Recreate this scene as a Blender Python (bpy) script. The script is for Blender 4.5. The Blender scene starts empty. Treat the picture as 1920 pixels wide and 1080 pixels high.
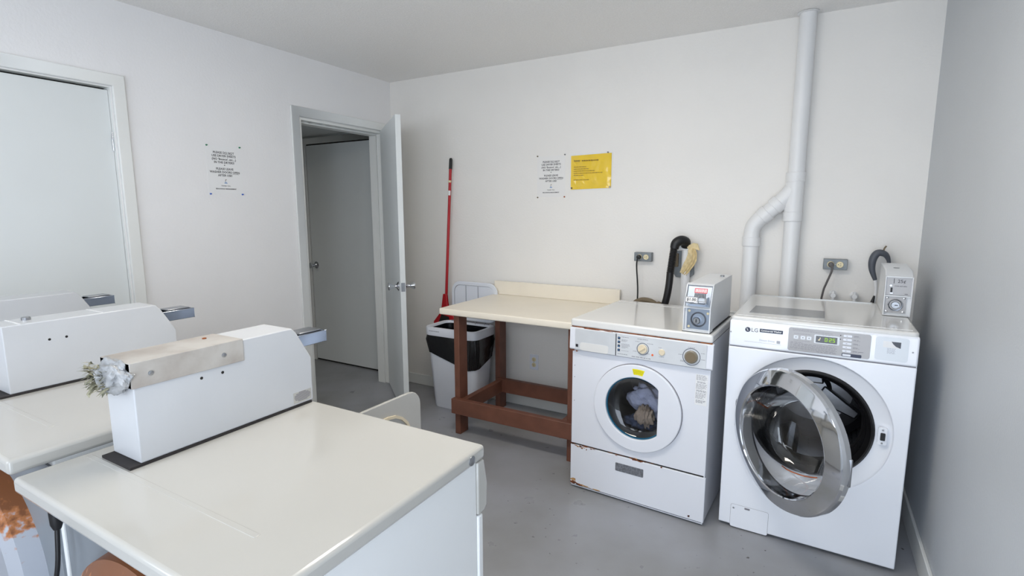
import bpy, bmesh, math, random
from mathutils import Vector, Matrix, noise
random.seed(7)
SC = bpy.context.scene
COL = SC.collection
PI = math.pi
R = math.radians

# ------------------------------------------------------------------ camera
CAM = (3.003, -3.303, 1.434)
yaw, pit, rol = R(29.763), R(-8.359), R(-.102)
fw = Vector((-math.sin(yaw)*math.cos(pit), math.cos(yaw)*math.cos(pit), math.sin(pit)))
rt = Vector((math.cos(yaw), math.sin(yaw), 0)); up = rt.cross(fw)
rt, up = math.cos(rol)*rt + math.sin(rol)*up, -math.sin(rol)*rt + math.cos(rol)*up
cd = bpy.data.cameras.new('camera'); cam = bpy.data.objects.new('camera', cd); COL.objects.link(cam)
cam.matrix_world = Matrix(((rt.x, up.x, -fw.x, CAM[0]), (rt.y, up.y, -fw.y, CAM[1]), (rt.z, up.z, -fw.z, CAM[2]), (0, 0, 0, 1)))
cd.sensor_width = 36; cd.lens = 985.2*36/1920; cd.clip_start = .01
SC.camera = cam

# ------------------------------------------------------------------ world, light, exposure
SC.view_settings.view_transform = 'Standard'; SC.view_settings.look = 'None'
SC.view_settings.gamma = 1; SC.view_settings.use_curve_mapping = False
SC.view_settings.exposure = .02
w = bpy.data.worlds.new('world'); SC.world = w; w.use_nodes = True
w.node_tree.nodes['Background'].inputs[0].default_value = (.62, .78, 1, 1)
w.node_tree.nodes['Background'].inputs[1].default_value = 1.6
def area(name, loc, rot, sx, sy, power, col):
    l = bpy.data.lights.new(name, 'AREA'); l.shape = 'RECTANGLE'; l.size = sx; l.size_y = sy
    l.energy = power; l.color = col
    o = bpy.data.objects.new(name, l); o.location = loc; o.rotation_euler = rot; COL.objects.link(o); return o
area('doorway_daylight', (2.93, -4.27, 1.06), (R(90), 0, 0), .94, 2.04, 31, (.82, .895, 1))
area('added_window_light', (1.15, -4.27, 1.62), (R(90), 0, 0), 1.3, .9, 13, (.93, .96, 1))  # added unseen source, fills the coin box backs and left wall
area('ceiling_lamp_light', (2.1, -2.0, 2.355), (0, 0, 0), 1.1, .28, 11.5, (1, .94, .86))
area('hall_fill_light', (-1.2, -2.2, 2.05), (0, 0, 0), .3, .3, 6.5, (1, .97, .93))  # added fill to brighten the dark hall; no fixture is modelled

# ------------------------------------------------------------------ materials
def lin(c): return tuple((x/255/12.92 if x/255 <= .04045 else ((x/255+.055)/1.055)**2.4) for x in c)
def mat(name, rgb, rough=.5, metal=0., var=0., vscale=6., bump=0., bscale=60., coat=0., rgb2=None, thr=None, detail=3., spec=.5):
    m = bpy.data.materials.new(name); m.use_nodes = True
    nt = m.node_tree; b = nt.nodes['Principled BSDF']; L = nt.links.new
    c = lin(rgb)
    b.inputs['Base Color'].default_value = (*c, 1); b.inputs['Roughness'].default_value = rough
    b.inputs['Metallic'].default_value = metal; b.inputs['Coat Weight'].default_value = coat
    b.inputs['Specular IOR Level'].default_value = spec
    tc = nt.nodes.new('ShaderNodeTexCoord')
    if var or rgb2:
        n = nt.nodes.new('ShaderNodeTexNoise'); n.inputs['Scale'].default_value = vscale; n.inputs['Detail'].default_value = detail
        L(tc.outputs['Object'], n.inputs['Vector'])
        r = nt.nodes.new('ShaderNodeValToRGB')
        a, z = thr or (.35, .65)
        r.color_ramp.elements[0].position = a; r.color_ramp.elements[1].position = z
        if rgb2: c0, c1 = lin(rgb2), c
        else: c0, c1 = tuple(x*(1-var) for x in c), tuple(min(1, x*(1+var)) for x in c)
        r.color_ramp.elements[0].color = (*c0, 1); r.color_ramp.elements[1].color = (*c1, 1)
        L(n.outputs['Fac'], r.inputs['Fac']); L(r.outputs['Color'], b.inputs['Base Color'])
    if bump:
        n = nt.nodes.new('ShaderNodeTexNoise'); n.inputs['Scale'].default_value = bscale; n.inputs['Detail'].default_value = 4
        L(tc.outputs['Object'], n.inputs['Vector'])
        bp = nt.nodes.new('ShaderNodeBump'); bp.inputs['Strength'].default_value = bump; bp.inputs['Distance'].default_value = .004
        L(n.outputs['Fac'], bp.inputs['Height']); L(bp.outputs['Normal'], b.inputs['Normal'])
    return m

M_WALL = mat('wall_paint', (243, 242, 242), .62, var=.012, vscale=2.5, bump=.28, bscale=75, spec=.35)
M_WALLB = mat('wall_paint_warm', (240, 237, 232), .62, var=.012, vscale=2.5, bump=.28, bscale=75, spec=.35)
M_WALLR = mat('wall_paint_shaded', (200, 204, 208), .42, var=.012, vscale=2.5, bump=.3, bscale=110, spec=.4)  # wall paint darkened because light only grazes the right wall
M_CEIL = mat('popcorn_ceiling', (248, 246, 243), .9, var=.03, vscale=120, bump=.8, bscale=130)
M_TRIM = mat('trim_paint', (236, 237, 234), .35, var=.01, vscale=5)
M_DOOR = mat('door_paint', (226, 230, 230), .42, var=.015, vscale=2)
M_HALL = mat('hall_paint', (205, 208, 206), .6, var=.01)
M_WHITE2 = mat('bright_white_enamel', (244, 247, 253), .22, var=.006, vscale=4, coat=.3)
M_WHITE = mat('white_enamel', (232, 234, 240), .22, var=.006, vscale=4, coat=.3)
M_LID = mat('cream_white_enamel', (228, 227, 224), .16, var=.012, vscale=3, coat=.4)
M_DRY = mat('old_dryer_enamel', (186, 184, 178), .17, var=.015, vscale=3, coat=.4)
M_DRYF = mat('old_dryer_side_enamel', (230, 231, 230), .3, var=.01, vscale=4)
M_METER = mat('meter_case_enamel', (196, 198, 201), .3, var=.012, vscale=8, bump=.06, bscale=60)
M_METER2 = mat('washer_meter_enamel', (226, 228, 230), .3, var=.012, vscale=8, bump=.06, bscale=60)
M_GAP = mat('dark_gap', (28, 26, 24), .8)
M_BLACK = mat('black_rubber', (20, 20, 22), .45, var=.1, vscale=20)
M_GASKET = mat('black_foam_gasket', (42, 38, 38), .8, var=.1, vscale=40)
M_CHROME = mat('chrome', (214, 216, 220), .07, 1., var=.02, vscale=10)
M_STEEL = mat('brushed_steel', (168, 170, 174), .3, 1., var=.05, vscale=30)
M_GALV = mat('blued_zinc_plate', (150, 160, 174), .34, .85, var=.12, vscale=14)
M_SILVER = mat('silver_panel', (172, 170, 170), .42, .3, var=.03, vscale=10)
M_SILVER2 = mat('worn_silver_panel', (216, 219, 222), .35, .1, var=.05, vscale=9)
M_TEXT = mat('dark_print', (40, 38, 46), .6)
M_GREY = mat('grey_print', (128, 126, 132), .6)
M_LGREY = mat('pale_grey_print', (178, 180, 188), .6)
M_NAVY = mat('navy_print', (60, 66, 86), .5)
M_RUST = mat('rust', (146, 82, 40), .85, rgb2=(66, 34, 24), vscale=60, thr=(.35, .62))
M_RUSTL = mat('pale_rust', (205, 165, 110), .85, rgb2=(150, 96, 52), vscale=60)
M_BROWN = mat('brown_paint', (116, 74, 58), .48, var=.12, vscale=9, bump=.15, bscale=30)
M_LAM = mat('cream_laminate', (245, 236, 219), .32, var=.012, vscale=6)
M_PLAST = mat('white_plastic', (232, 235, 242), .35, var=.01, vscale=6)
M_BAG = mat('black_plastic_film', (14, 14, 17), .25, bump=1., bscale=22, spec=.7)
M_RED = mat('red_plastic', (178, 14, 26), .35, var=.08, vscale=8)
M_YEL = mat('yellow_paper', (238, 200, 30), .5, var=.04, vscale=20)
M_YELS = mat('yellow_sticker', (238, 226, 20), .5)
M_SHEET = mat('white_paper', (236, 236, 236), .45)
M_PVC = mat('painted_pvc', (234, 234, 234), .36, var=.012, vscale=6)
M_IVORY = mat('ivory_plastic', (232, 218, 178), .4)
M_CREAMK = mat('cream_knob', (228, 214, 186), .35)
M_TAUPE = mat('taupe_plastic', (128, 120, 104), .35)
M_BOXGREY = mat('grey_outlet_box', (126, 131, 134), .45, .3, var=.1, vscale=30)
M_DGREY = mat('dark_grey_rubber', (84, 88, 96), .5)
M_CORD = mat('grey_cord', (96, 92, 92), .5)
M_TAPE = mat('masking_tape', (224, 204, 158), .7, var=.1, vscale=30, bump=.3, bscale=40)
M_TUBE = mat('olive_hose', (120, 106, 84), .6)
M_GREEN = mat('green_plastic', (20, 120, 80), .4)
M_BLUE = mat('blue_plastic', (24, 90, 190), .4)
M_TEAL = mat('teal_ring', (16, 90, 120), .4)
M_DKDRUM = mat('dark_drum', (34, 34, 38), .45, .3, var=.1)
M_TOWEL = mat('lavender_towel', (196, 200, 226), .9, var=.08, vscale=20, bump=.6, bscale=160)
M_TAN = mat('taupe_cloth', (150, 136, 124), .9, var=.1, vscale=20, bump=.5, bscale=120)
M_DENIM = mat('navy_cloth', (46, 58, 84), .9, var=.15, vscale=30, bump=.5, bscale=120)
M_COVER = mat('scuffed_metal_cover', (184, 180, 174), .42, .0, rgb2=(150, 140, 132), vscale=11, thr=(.25, .6), detail=8)
M_DUCT = mat('grey_duct_tape', (176, 177, 178), .4, .1, rgb2=(136, 138, 140), vscale=30, bump=.6, bscale=40)
M_FRAY = mat('frayed_tape', (178, 172, 146), .8, rgb2=(104, 106, 88), vscale=50)
M_ORANGE = mat('orange_residue', (208, 110, 50), .7, rgb2=(150, 70, 30), vscale=60)
M_ORL = mat('orange_lens', (240, 110, 60), .3)
M_REDP = mat('red_print', (220, 60, 70), .5)
M_LIGHTB = mat('blue_print', (70, 130, 190), .5)
M_DISP = mat('display_window', (22, 16, 20), .15)
M_NOTE = mat('laminated_paper', (237, 235, 232), .35)
M_CLEARP = mat('clear_grey_trim', (206, 208, 208), .12, coat=.5)

def floor_mat():
    m = mat('painted_concrete', (140, 141, 144), .34, spec=.5)
    nt = m.node_tree; b = nt.nodes['Principled BSDF']; L = nt.links.new
    tc = nt.nodes['Texture Coordinate']
    def nz(s, d): 
        n = nt.nodes.new('ShaderNodeTexNoise'); n.inputs['Scale'].default_value = s; n.inputs['Detail'].default_value = d
        L(tc.outputs['Object'], n.inputs['Vector']); return n
    def rp(n, a, z, c0, c1):
        r = nt.nodes.new('ShaderNodeValToRGB'); r.color_ramp.elements[0].position = a; r.color_ramp.elements[1].position = z
        r.color_ramp.elements[0].color = (*c0, 1); r.color_ramp.elements[1].color = (*c1, 1); L(n.outputs['Fac'], r.inputs['Fac']); return r
    base = rp(nz(1.6, 6), .3, .7, lin((138, 138, 136)), lin((164, 166, 173)))
    spots = rp(nz(34, 5), .27, .33, lin((112, 106, 96)), (1, 1, 1))
    patch = rp(nz(2.2, 2), .42, .55, (1, 1, 1), (0, 0, 0))
    mx = nt.nodes.new('ShaderNodeMix'); mx.data_type = 'RGBA'; mx.blend_type = 'MULTIPLY'
    L(patch.outputs['Color'], mx.inputs['Factor']); L(base.outputs['Color'], mx.inputs[6]); L(spots.outputs['Color'], mx.inputs[7])
    L(mx.outputs[2], b.inputs['Base Color'])
    rr = rp(nz(5, 5), .3, .7, (.26,)*3, (.46,)*3); L(rr.outputs['Color'], b.inputs['Roughness'])
    bp = nt.nodes.new('ShaderNodeBump'); bp.inputs['Strength'].default_value = .12; bp.inputs['Distance'].default_value = .003
    L(nz(18, 6).outputs['Fac'], bp.inputs['Height']); L(bp.outputs['Normal'], b.inputs['Normal'])
    return m
M_FLOOR = floor_mat()

def drum_mat():
    m = mat('perforated_steel', (150, 150, 154), .28, 1.)
    nt = m.node_tree; b = nt.nodes['Principled BSDF']; L = nt.links.new; tc = nt.nodes['Texture Coordinate']
    v = nt.nodes.new('ShaderNodeTexVoronoi'); v.inputs['Scale'].default_value = 52; v.inputs['Randomness'].default_value = .15
    L(tc.outputs['Object'], v.inputs['Vector'])
    r = nt.nodes.new('ShaderNodeValToRGB'); r.color_ramp.elements[0].position = .26; r.color_ramp.elements[1].position = .32
    r.color_ramp.elements[0].color = (.006, .006, .006, 1); r.color_ramp.elements[1].color = (*lin((150, 150, 154)), 1)
    L(v.outputs['Distance'], r.inputs['Fac']); L(r.outputs['Color'], b.inputs['Base Color']); return m
M_DRUM = drum_mat()
M_SLIDE = mat('dull_chrome', (150, 156, 166), .16, 1., var=.05, vscale=20)

def glass_mat(name, tint, opac):
    m = bpy.data.materials.new(name); m.use_nodes = True; nt = m.node_tree; nt.nodes.clear(); L = nt.links.new
    o = nt.nodes.new('ShaderNodeOutputMaterial'); mx = nt.nodes.new('ShaderNodeMixShader')
    t = nt.nodes.new('ShaderNodeBsdfTransparent'); t.inputs[0].default_value = (*tint, 1)
    g = nt.nodes.new('ShaderNodeBsdfGlossy'); g.inputs['Roughness'].default_value = .03
    f = nt.nodes.new('ShaderNodeFresnel'); f.inputs[0].default_value = 1.38
    ad = nt.nodes.new('ShaderNodeMath'); ad.operation = 'ADD'; ad.inputs[1].default_value = opac; ad.use_clamp = True
    mn = nt.nodes.new('ShaderNodeMath'); mn.operation = 'MINIMUM'; mn.inputs[1].default_value = .14; L(f.outputs[0], mn.inputs[0]); L(mn.outputs[0], ad.inputs[0]); L(ad.outputs[0], mx.inputs[0]); L(t.outputs[0], mx.inputs[1]); L(g.outputs[0], mx.inputs[2]); L(mx.outputs[0], o.inputs[0])
    return m
M_GLASS = glass_mat('door_glass', (.86, .87, .88), .03)
M_GLASS2 = glass_mat('bowl_glass', (.75, .75, .75), .05)

def emis(name, col, s):
    m = bpy.data.materials.new(name); m.use_nodes = True; b = m.node_tree.nodes['Principled BSDF']
    b.inputs['Emission Color'].default_value = (*col, 1); b.inputs['Emission Strength'].default_value = s; b.inputs['Base Color'].default_value = (*col, 1); return m
M_LED = emis('green_digits', (.30, .55, .02), .55)
M_LAMP = emis('lamp_diffuser', (1, .92, .8), 8)

def rust_housing_mat():
    # white-grey painted steel whose upper rim has rusted through; the rust is tied to the housing's own height
    m = mat('rusted_white_steel', (172, 176, 184), .45)
    nt = m.node_tree; b = nt.nodes['Principled BSDF']; L = nt.links.new; tc = nt.nodes['Texture Coordinate']
    n = nt.nodes.new('ShaderNodeTexNoise'); n.inputs['Scale'].default_value = 45; n.inputs['Detail'].default_value = 6
    L(tc.outputs['Object'], n.inputs['Vector'])
    sp = nt.nodes.new('ShaderNodeSeparateXYZ'); L(tc.outputs['Object'], sp.inputs[0])
    mr = nt.nodes.new('ShaderNodeMapRange'); mr.inputs[1].default_value = .62; mr.inputs[2].default_value = .78; mr.inputs[3].default_value = -.35; mr.inputs[4].default_value = .35
    L(sp.outputs['Z'], mr.inputs[0])
    a = nt.nodes.new('ShaderNodeMath'); a.operation = 'ADD'; L(n.outputs['Fac'], a.inputs[0]); L(mr.outputs[0], a.inputs[1])
    r = nt.nodes.new('ShaderNodeValToRGB'); e = r.color_ramp.elements
    e[0].position = .46; e[0].color = (*lin((172, 176, 184)), 1); e[1].position = .58; e[1].color = (*lin((176, 112, 66)), 1)
    k = e.new(.72); k.color = (*lin((120, 72, 40)), 1)
    L(a.outputs[0], r.inputs['Fac']); L(r.outputs['Color'], b.inputs['Base Color']); return m
M_RUSTY = rust_housing_mat()

# ------------------------------------------------------------------ mesh helpers
def finish(name, bm, m, parent=None, bevel=0., seg=2, smooth=True, loc=None, rot=None, angle=35):
    bmesh.ops.remove_doubles(bm, verts=bm.verts, dist=1e-6)
    bmesh.ops.recalc_face_normals(bm, faces=bm.faces)
    me = bpy.data.meshes.new(name); bm.to_mesh(me); bm.free()
    for x in (m if isinstance(m, (list, tuple)) else [m]): me.materials.append(x)
    if smooth:
        me.polygons.foreach_set('use_smooth', [True]*len(me.polygons))
        me.set_sharp_from_angle(angle=R(angle))
    o = bpy.data.objects.new(name, me); COL.objects.link(o)
    if parent: o.parent = parent
    if loc: o.location = loc
    if rot: o.rotation_euler = rot
    if bevel:
        b = o.modifiers.new('bevel', 'BEVEL'); b.width = bevel; b.segments = seg; b.limit_method = 'ANGLE'; b.angle_limit = R(40)
        b.harden_normals = False
    return o
def NB(): return bmesh.new()
def box(bm, x0, x1, y0, y1, z0, z1, T=None):
    vs = [bm.verts.new((x, y, z)) for z in (z0, z1) for x, y in ((x0, y0), (x1, y0), (x1, y1), (x0, y1))]
    if T:
        for v in vs: v.co = T @ v.co
    for f in ((0, 3, 2, 1), (4, 5, 6, 7), (0, 1, 5, 4), (1, 2, 6, 5), (2, 3, 7, 6), (3, 0, 4, 7)): bm.faces.new([vs[i] for i in f])
    return bm
def BX(*a): return box(NB(), *a)
def prism(bm, pts, axis, a, b):
    """polygon pts in the two other axes, extruded along axis from a to b"""
    def mk(p, t):
        return {'x': (t, p[0], p[1]), 'y': (p[0], t, p[1]), 'z': (p[0], p[1], t)}[axis]
    A = [bm.verts.new(mk(p, a)) for p in pts]; B = [bm.verts.new(mk(p, b)) for p in pts]
    bm.faces.new(A); bm.faces.new(B[::-1]); n = len(pts)
    for i in range(n): bm.faces.new((A[i], A[(i+1) % n], B[(i+1) % n], B[i]))
    return bm
def frame_of(d):
    d = Vector(d).normalized(); a = Vector((0, 0, 1)) if abs(d.z) < .9 else Vector((1, 0, 0))
    u = d.cross(a).normalized(); return u, d.cross(u).normalized()
def cyl(bm, p0, p1, r0, r1=None, seg=20):
    r1 = r0 if r1 is None else r1; p0 = Vector(p0); p1 = Vector(p1); u, v = frame_of(p1-p0)
    A, B = [], []
    for i in range(seg):
        t = 2*PI*i/seg; d = u*math.cos(t)+v*math.sin(t); A.append(bm.verts.new(p0+d*r0)); B.append(bm.verts.new(p1+d*r1))
    bm.faces.new(A); bm.faces.new(B[::-1])
    for i in range(seg): bm.faces.new((A[i], B[i], B[(i+1) % seg], A[(i+1) % seg]))
    return bm
def tube(bm, path, r, seg=12, cap=True):
    path = [Vector(p) for p in path]; rings = []; pu = None
    for i, p in enumerate(path):
        d = (path[min(i+1, len(path)-1)]-path[max(i-1, 0)]).normalized()
        if pu is None: u, v = frame_of(d)
        else: u = (pu-d*pu.dot(d)).normalized(); v = d.cross(u)
        pu = u; rr = r(i/(len(path)-1)) if callable(r) else r
        rings.append([bm.verts.new(p+(u*math.cos(2*PI*k/seg)+v*math.sin(2*PI*k/seg))*rr) for k in range(seg)])
    for A, B in zip(rings, rings[1:]):
        for k in range(seg): bm.faces.new((A[k], A[(k+1) % seg], B[(k+1) % seg], B[k]))
    if cap: bm.faces.new(rings[0][::-1]); bm.faces.new(rings[-1])
    return bm
def spline(pts, n=8):
    pts = [Vector(p) for p in pts]; out = []
    P = [2*pts[0]-pts[1]]+pts+[2*pts[-1]-pts[-2]]
    for i in range(1, len(P)-2):
        for k in range(n):
            t = k/n; a, b, c, d = P[i-1:i+3]
            out.append(.5*((2*b)+(c-a)*t+(2*a-5*b+4*c-d)*t*t+(3*b-a-3*c+d)*t**3))
    out.append(pts[-1]); return out
def lathe(bm, prof, c=(0, 0, 0), axis='y', seg=48, close=False):
    """prof: (radius, offset along axis)"""
    rings = []
    for r, h in prof:
        ring = []
        for i in range(seg if r > 1e-6 else 1):
            t = 2*PI*i/seg; a, b = r*math.cos(t), r*math.sin(t)
            q = {'x': (h, a, b), 'y': (a, h, b), 'z': (a, b, h)}[axis]
            ring.append(bm.verts.new(Vector(q)+Vector(c)))
        rings.append(ring)
    pr = list(zip(rings, rings[1:]))
    if close: pr.append((rings[-1], rings[0]))
    for A, B in pr:
        for i in range(seg):
            j = (i+1) % seg
            if len(A) == 1 and len(B) == 1: continue
            if len(A) == 1: bm.faces.new((A[0], B[j], B[i]))
            elif len(B) == 1: bm.faces.new((A[i], A[j], B[0]))
            else: bm.faces.new((A[i], A[j], B[j], B[i]))
    return bm
def rrect(cx, cy, w, d, rad, n=5):
    out = []
    for k, (sx, sy) in enumerate(((1, 1), (-1, 1), (-1, -1), (1, -1))):
        for i in range(n+1):
            t = PI/2*(k+i/n); out.append((cx+sx*(w/2-rad)+rad*math.cos(t), cy+sy*(d/2-rad)+rad*math.sin(t)))
    return out
def loft(bm, levels, caps=(True, True)):
    rings = [[bm.verts.new((x, y, z)) for x, y in rrect(cx, cy, ww, dd, rad)] for cx, cy, ww, dd, z, rad in levels]
    n = len(rings[0])
    for A, B in zip(rings, rings[1:]):
        for i in range(n): bm.faces.new((A[i], A[(i+1) % n], B[(i+1) % n], B[i]))
    if caps[0]: bm.faces.new(rings[0][::-1])
    if caps[1]: bm.faces.new(rings[-1])
    return bm
def plate_hole(bm, x0, x1, z0, z1, cx, cz, r, y, th, seg=64, clip=None, outer=None):
    """flat plate in XZ with a round hole; front at y, back at y+th"""
    def rect(t):
        c, s = math.cos(t), math.sin(t)
        k = min(((x1-cx)/c if c > 1e-9 else (x0-cx)/c if c < -1e-9 else 1e9), ((z1-cz)/s if s > 1e-9 else (z0-cz)/s if s < -1e-9 else 1e9))
        return cx+c*k, cz+s*k
    ang = [2*PI*i/seg for i in range(seg)]
    if outer is None: ang = sorted(set(ang+[math.atan2(b-cz, a-cx) % (2*PI) for a in (x0, x1) for b in (z0, z1)]))
    I, O = [], []
    for t in ang:
        a = r*math.cos(t); b = r*math.sin(t)
        if clip is not None and a > clip: b = b*1.; a = clip
        I.append((cx+a, cz+b)); O.append(rect(t) if outer is None else (cx+outer*math.cos(t), cz+outer*math.sin(t)))
    V = [[bm.verts.new((a, yy, b)) for a, b in L_] for yy in (y, y+th) for L_ in (I, O)]
    n = len(ang)
    for i in range(n):
        j = (i+1) % n
        bm.faces.new((V[0][i], V[1][i], V[1][j], V[0][j])); bm.faces.new((V[2][i], V[2][j], V[3][j], V[3][i]))
        bm.faces.new((V[0][i], V[0][j], V[2][j], V[2][i])); bm.faces.new((V[1][i], V[3][i], V[3][j], V[1][j]))
    return bm
def tagit(o, label=None, cat=None, group=None, kind=None):
    for k, v in (('label', label), ('category', cat), ('group', group), ('kind', kind)):
        if v: o[k] = v
    return o
def thing(name, label, cat, loc=(0, 0, 0), rotz=0, group=None):
    o = bpy.data.objects.new(name, None); o.empty_display_size = .05; COL.objects.link(o)
    o.location = loc; o.rotation_euler = (0, 0, rotz); return tagit(o, label, cat, group)
def struct(name, bm, m, parent=None, **k):
    o = finish(name, bm, m, parent, **k)
    if not parent: o['kind'] = 'structure'
    return o
def sroot(name, loc=(0, 0, 0), rotz=0):
    o = bpy.data.objects.new(name, None); COL.objects.link(o); o.location = loc; o.rotation_euler = (0, 0, rotz); o['kind'] = 'structure'; return o
def text(name, lines, size, m, parent, loc, rot=(R(90), 0, 0), align='CENTER', spacing=1., th=.0003, sx=1., bold=0.):
    cu = bpy.data.curves.new(name, 'FONT'); cu.body = lines; cu.size = size; cu.align_x = align; cu.align_y = 'CENTER'
    cu.space_line = spacing; cu.extrude = th; cu.resolution_u = 2; cu.offset = bold
    t = bpy.data.objects.new(name, cu); COL.objects.link(t)
    dg = bpy.context.evaluated_depsgraph_get(); me = bpy.data.meshes.new_from_object(t.evaluated_get(dg))
    bpy.data.objects.remove(t); me.name = name; me.materials.clear(); me.materials.append(m)
    for v in me.vertices: v.co.x *= sx
    o = bpy.data.objects.new(name, me); COL.objects.link(o); o.parent = parent; o.location = loc; o.rotation_euler = rot; return o
def bars(bm, x0, z1, rows, h, pitch, y0, y1, seed=1, word=.006, align='l', W=None):
    """rows of word-like dashes, for print too fine to read"""
    rd = random.Random(seed)
    for i, ln in enumerate(rows):
        z = z1-i*pitch; x = x0 if align == 'l' else x0+(W-ln)/2; end = x+ln
        while x < end-1e-4:
            wd = min(word*rd.uniform(.5, 1.6), end-x); box(bm, x, x+wd, y0, y1, z-h, z); x += wd+word*.3
    return bm
def patch(bm, cx, cz, w, h, y, seed, n=14, th=.0006):
    rd = random.Random(seed); pts = []
    for i in range(n):
        t = 2*PI*i/n; k = rd.uniform(.5, 1.1); pts.append((cx+w/2*k*math.cos(t), cz+h/2*k*math.sin(t)))
    prism(bm, pts, 'y', y-th, y); return bm
def screw(name, parent, p, r, axis, m=None, h=.003):
    d = {'x': (1, 0, 0), '-x': (-1, 0, 0), 'y': (0, 1, 0), '-y': (0, -1, 0), 'z': (0, 0, 1)}[axis]
    p = Vector(p); d = Vector(d); bm = NB(); cyl(bm, p-d*.001, p+d*h*.6, r, r, 14); cyl(bm, p+d*h*.6, p+d*h, r, r*.55, 14)
    return finish(name, bm, m or M_STEEL, parent)

# ================================================================== SETTING
W_, H_, FY = 3.472, 2.441, -4.3
struct('floor', BX(-2.2, W_+.12, FY-.12, .22, -.06, 0), M_FLOOR)
struct('ceiling', BX(-.12, W_+.12, FY-.12, .12, H_, H_+.08), M_CEIL)
struct('wall_back', BX(-.12, W_+.12, 0, .07, 0, H_), M_WALLB)
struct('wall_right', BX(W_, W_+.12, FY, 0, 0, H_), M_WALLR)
D2a, D2b, D2z = -.885, -.100, 2.051
D1b, D1a, D1z = -1.963, -2.78, 2.030
bm = NB()
box(bm, -.12, 0, D2b, 0, 0, H_); box(bm, -.12, 0, D2a, D2b, D2z, H_); box(bm, -.12, 0, D1b, D2a, 0, H_)
box(bm, -.12, 0, D1a, D1b, D1z, H_); box(bm, -.12, 0, FY, D1a, 0, H_)
struct('wall_left', bm, M_WALL)
bm = NB()   # front wall behind the camera: the open outside doorway lets daylight in, the window is added for fill
box(bm, 0, .48, FY-.12, FY, 0, H_); box(bm, .48, 1.82, FY-.12, FY, 0, 1.15); box(bm, .48, 1.82, FY-.12, FY, 2.09, H_); box(bm, 1.82, 2.44, FY-.12, FY, 0, H_)
box(bm, 2.44, 3.42, FY-.12, FY, 2.10, H_); box(bm, 3.42, W_, FY-.12, FY, 0, H_)
struct('wall_front', bm, M_WALL)
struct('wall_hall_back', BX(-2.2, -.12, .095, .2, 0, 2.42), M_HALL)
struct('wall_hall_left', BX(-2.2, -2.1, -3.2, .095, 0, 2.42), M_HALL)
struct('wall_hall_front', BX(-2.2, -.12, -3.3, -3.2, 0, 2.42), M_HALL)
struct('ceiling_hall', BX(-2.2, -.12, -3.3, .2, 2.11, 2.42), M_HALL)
wn = sroot('added_window_1', (.48, FY, 1.15))  # unseen window, added to go with the fill light
for b in ((0, .04, -.07, .015, 0, .94), (1.30, 1.34, -.07, .015, 0, .94), (.04, 1.30, -.07, .015, 0, .04), (.04, 1.30, -.07, .015, .90, .94)):
    finish('added_window_frame', BX(*b), M_TRIM, wn, .003)

def casing(name, parent, horiz, a, b, top, wdt, y0, y1, legs=(1, 1)):
    """door casing around an opening a..b (along local x), face between y0,y1"""
    bm = NB()
    if legs[0]: prism(bm, [(a-wdt, 0), (a-.004, 0), (a-.004, top+.004), (a-wdt, top+wdt)], 'y', y0, y1)
    if legs[1]: prism(bm, [(b+.004, 0), (b+wdt, 0), (b+wdt, top+wdt), (b+.004, top+.004)], 'y', y0, y1)
    e1 = a-wdt if legs[0] else a-.05; e2 = b+wdt if legs[1] else b+.05
    prism(bm, [(a-.004, top+.004), (b+.004, top+.004), (e2, top+wdt), (e1, top+wdt)], 'y', y0, y1)
    return finish(name, bm, M_TRIM, parent, .004, 2)

def knob(parent, p, d, name='knob', rose=True):
    """tulip door knob, p on the leaf's face, d outward along local y"""
    kb = finish(name, lathe(NB(), [(0, 0), (.033, 0), (.033, d*.004), (.024, d*.011), (.012, d*.018), (.010, d*.030), (.013, d*.038), (.022, d*.056), (.0265, d*.066), (.025, d*.072), (.018, d*.074), (0, d*.075)], p, 'y', 28), M_CHROME, parent)
    return kb

d4 = sroot('door_4', (2.44, FY, 0))
finish('jamb', box(box(box(NB(), 0, .02, -.12, 0, 0, 2.1), .96, .98, -.12, 0, 0, 2.1), .02, .96, -.12, 0, 2.08, 2.1), M_TRIM, d4)
# door 1: closed door in the left wall.  local x runs along -y (towards the camera)
d1 = sroot('door_1', (0, D1b, 0), -PI/2)     # local x -> world -y ; local y -> world +x
dw = D1b-D1a
finish('door_leaf', BX(.004, dw-.004, -.052, -.018, .008, D1z-.014), M_DOOR, d1, .0015)
casing('casing', d1, 0, 0, dw, D1z, .060, .0, .018)
finish('jamb', box(box(box(NB(), 0, .003, -.11, 0, 0, D1z), dw-.003, dw, -.11, 0, 0, D1z), .003, dw-.003, -.11, 0, D1z-.003, D1z), M_TRIM, d1)
finish('stop_gap', BX(0, dw, -.075, -.055, 0, D1z), M_GAP, d1)
screw('hinge', d1, (.006, -.012, 1.73), .004, 'z', M_CHROME, .09)

# door 2: open leaf, casing and jamb
d2 = sroot('door_2', (0, D2b, 0), -PI/2)
dw = D2b-D2a
casing('casing', d2, 0, 0, dw, D2z, .062, .0, .018)
bm = NB(); box(bm, -.0, .018, -.12, .001, 0, D2z); box(bm, dw-.018, dw, -.12, .001, 0, D2z); box(bm, .018, dw-.018, -.12, .001, D2z-.018, D2z)
finish('jamb', bm, M_TRIM, d2, .002)
bm = NB(); box(bm, .018, .030, -.12, -.045, 0, D2z-.018); box(bm, dw-.030, dw-.018, -.12, -.045, 0, D2z-.018); box(bm, .03, dw-.03, -.12, -.045, D2z-.030, D2z-.018)
finish('door_stop', bm, M_TRIM, d2, .002)
a = math.atan2(-.514, .622)
lf = finish('door_leaf', BX(0, .800, -.036, 0, .010, 2.050), M_DOOR, None, .0015)
lf.parent = d2; lf.matrix_parent_inverse = Matrix.Identity(4)
lf.location = (.0, .02, 0); lf.rotation_euler = (0, 0, a+PI/2)
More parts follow.
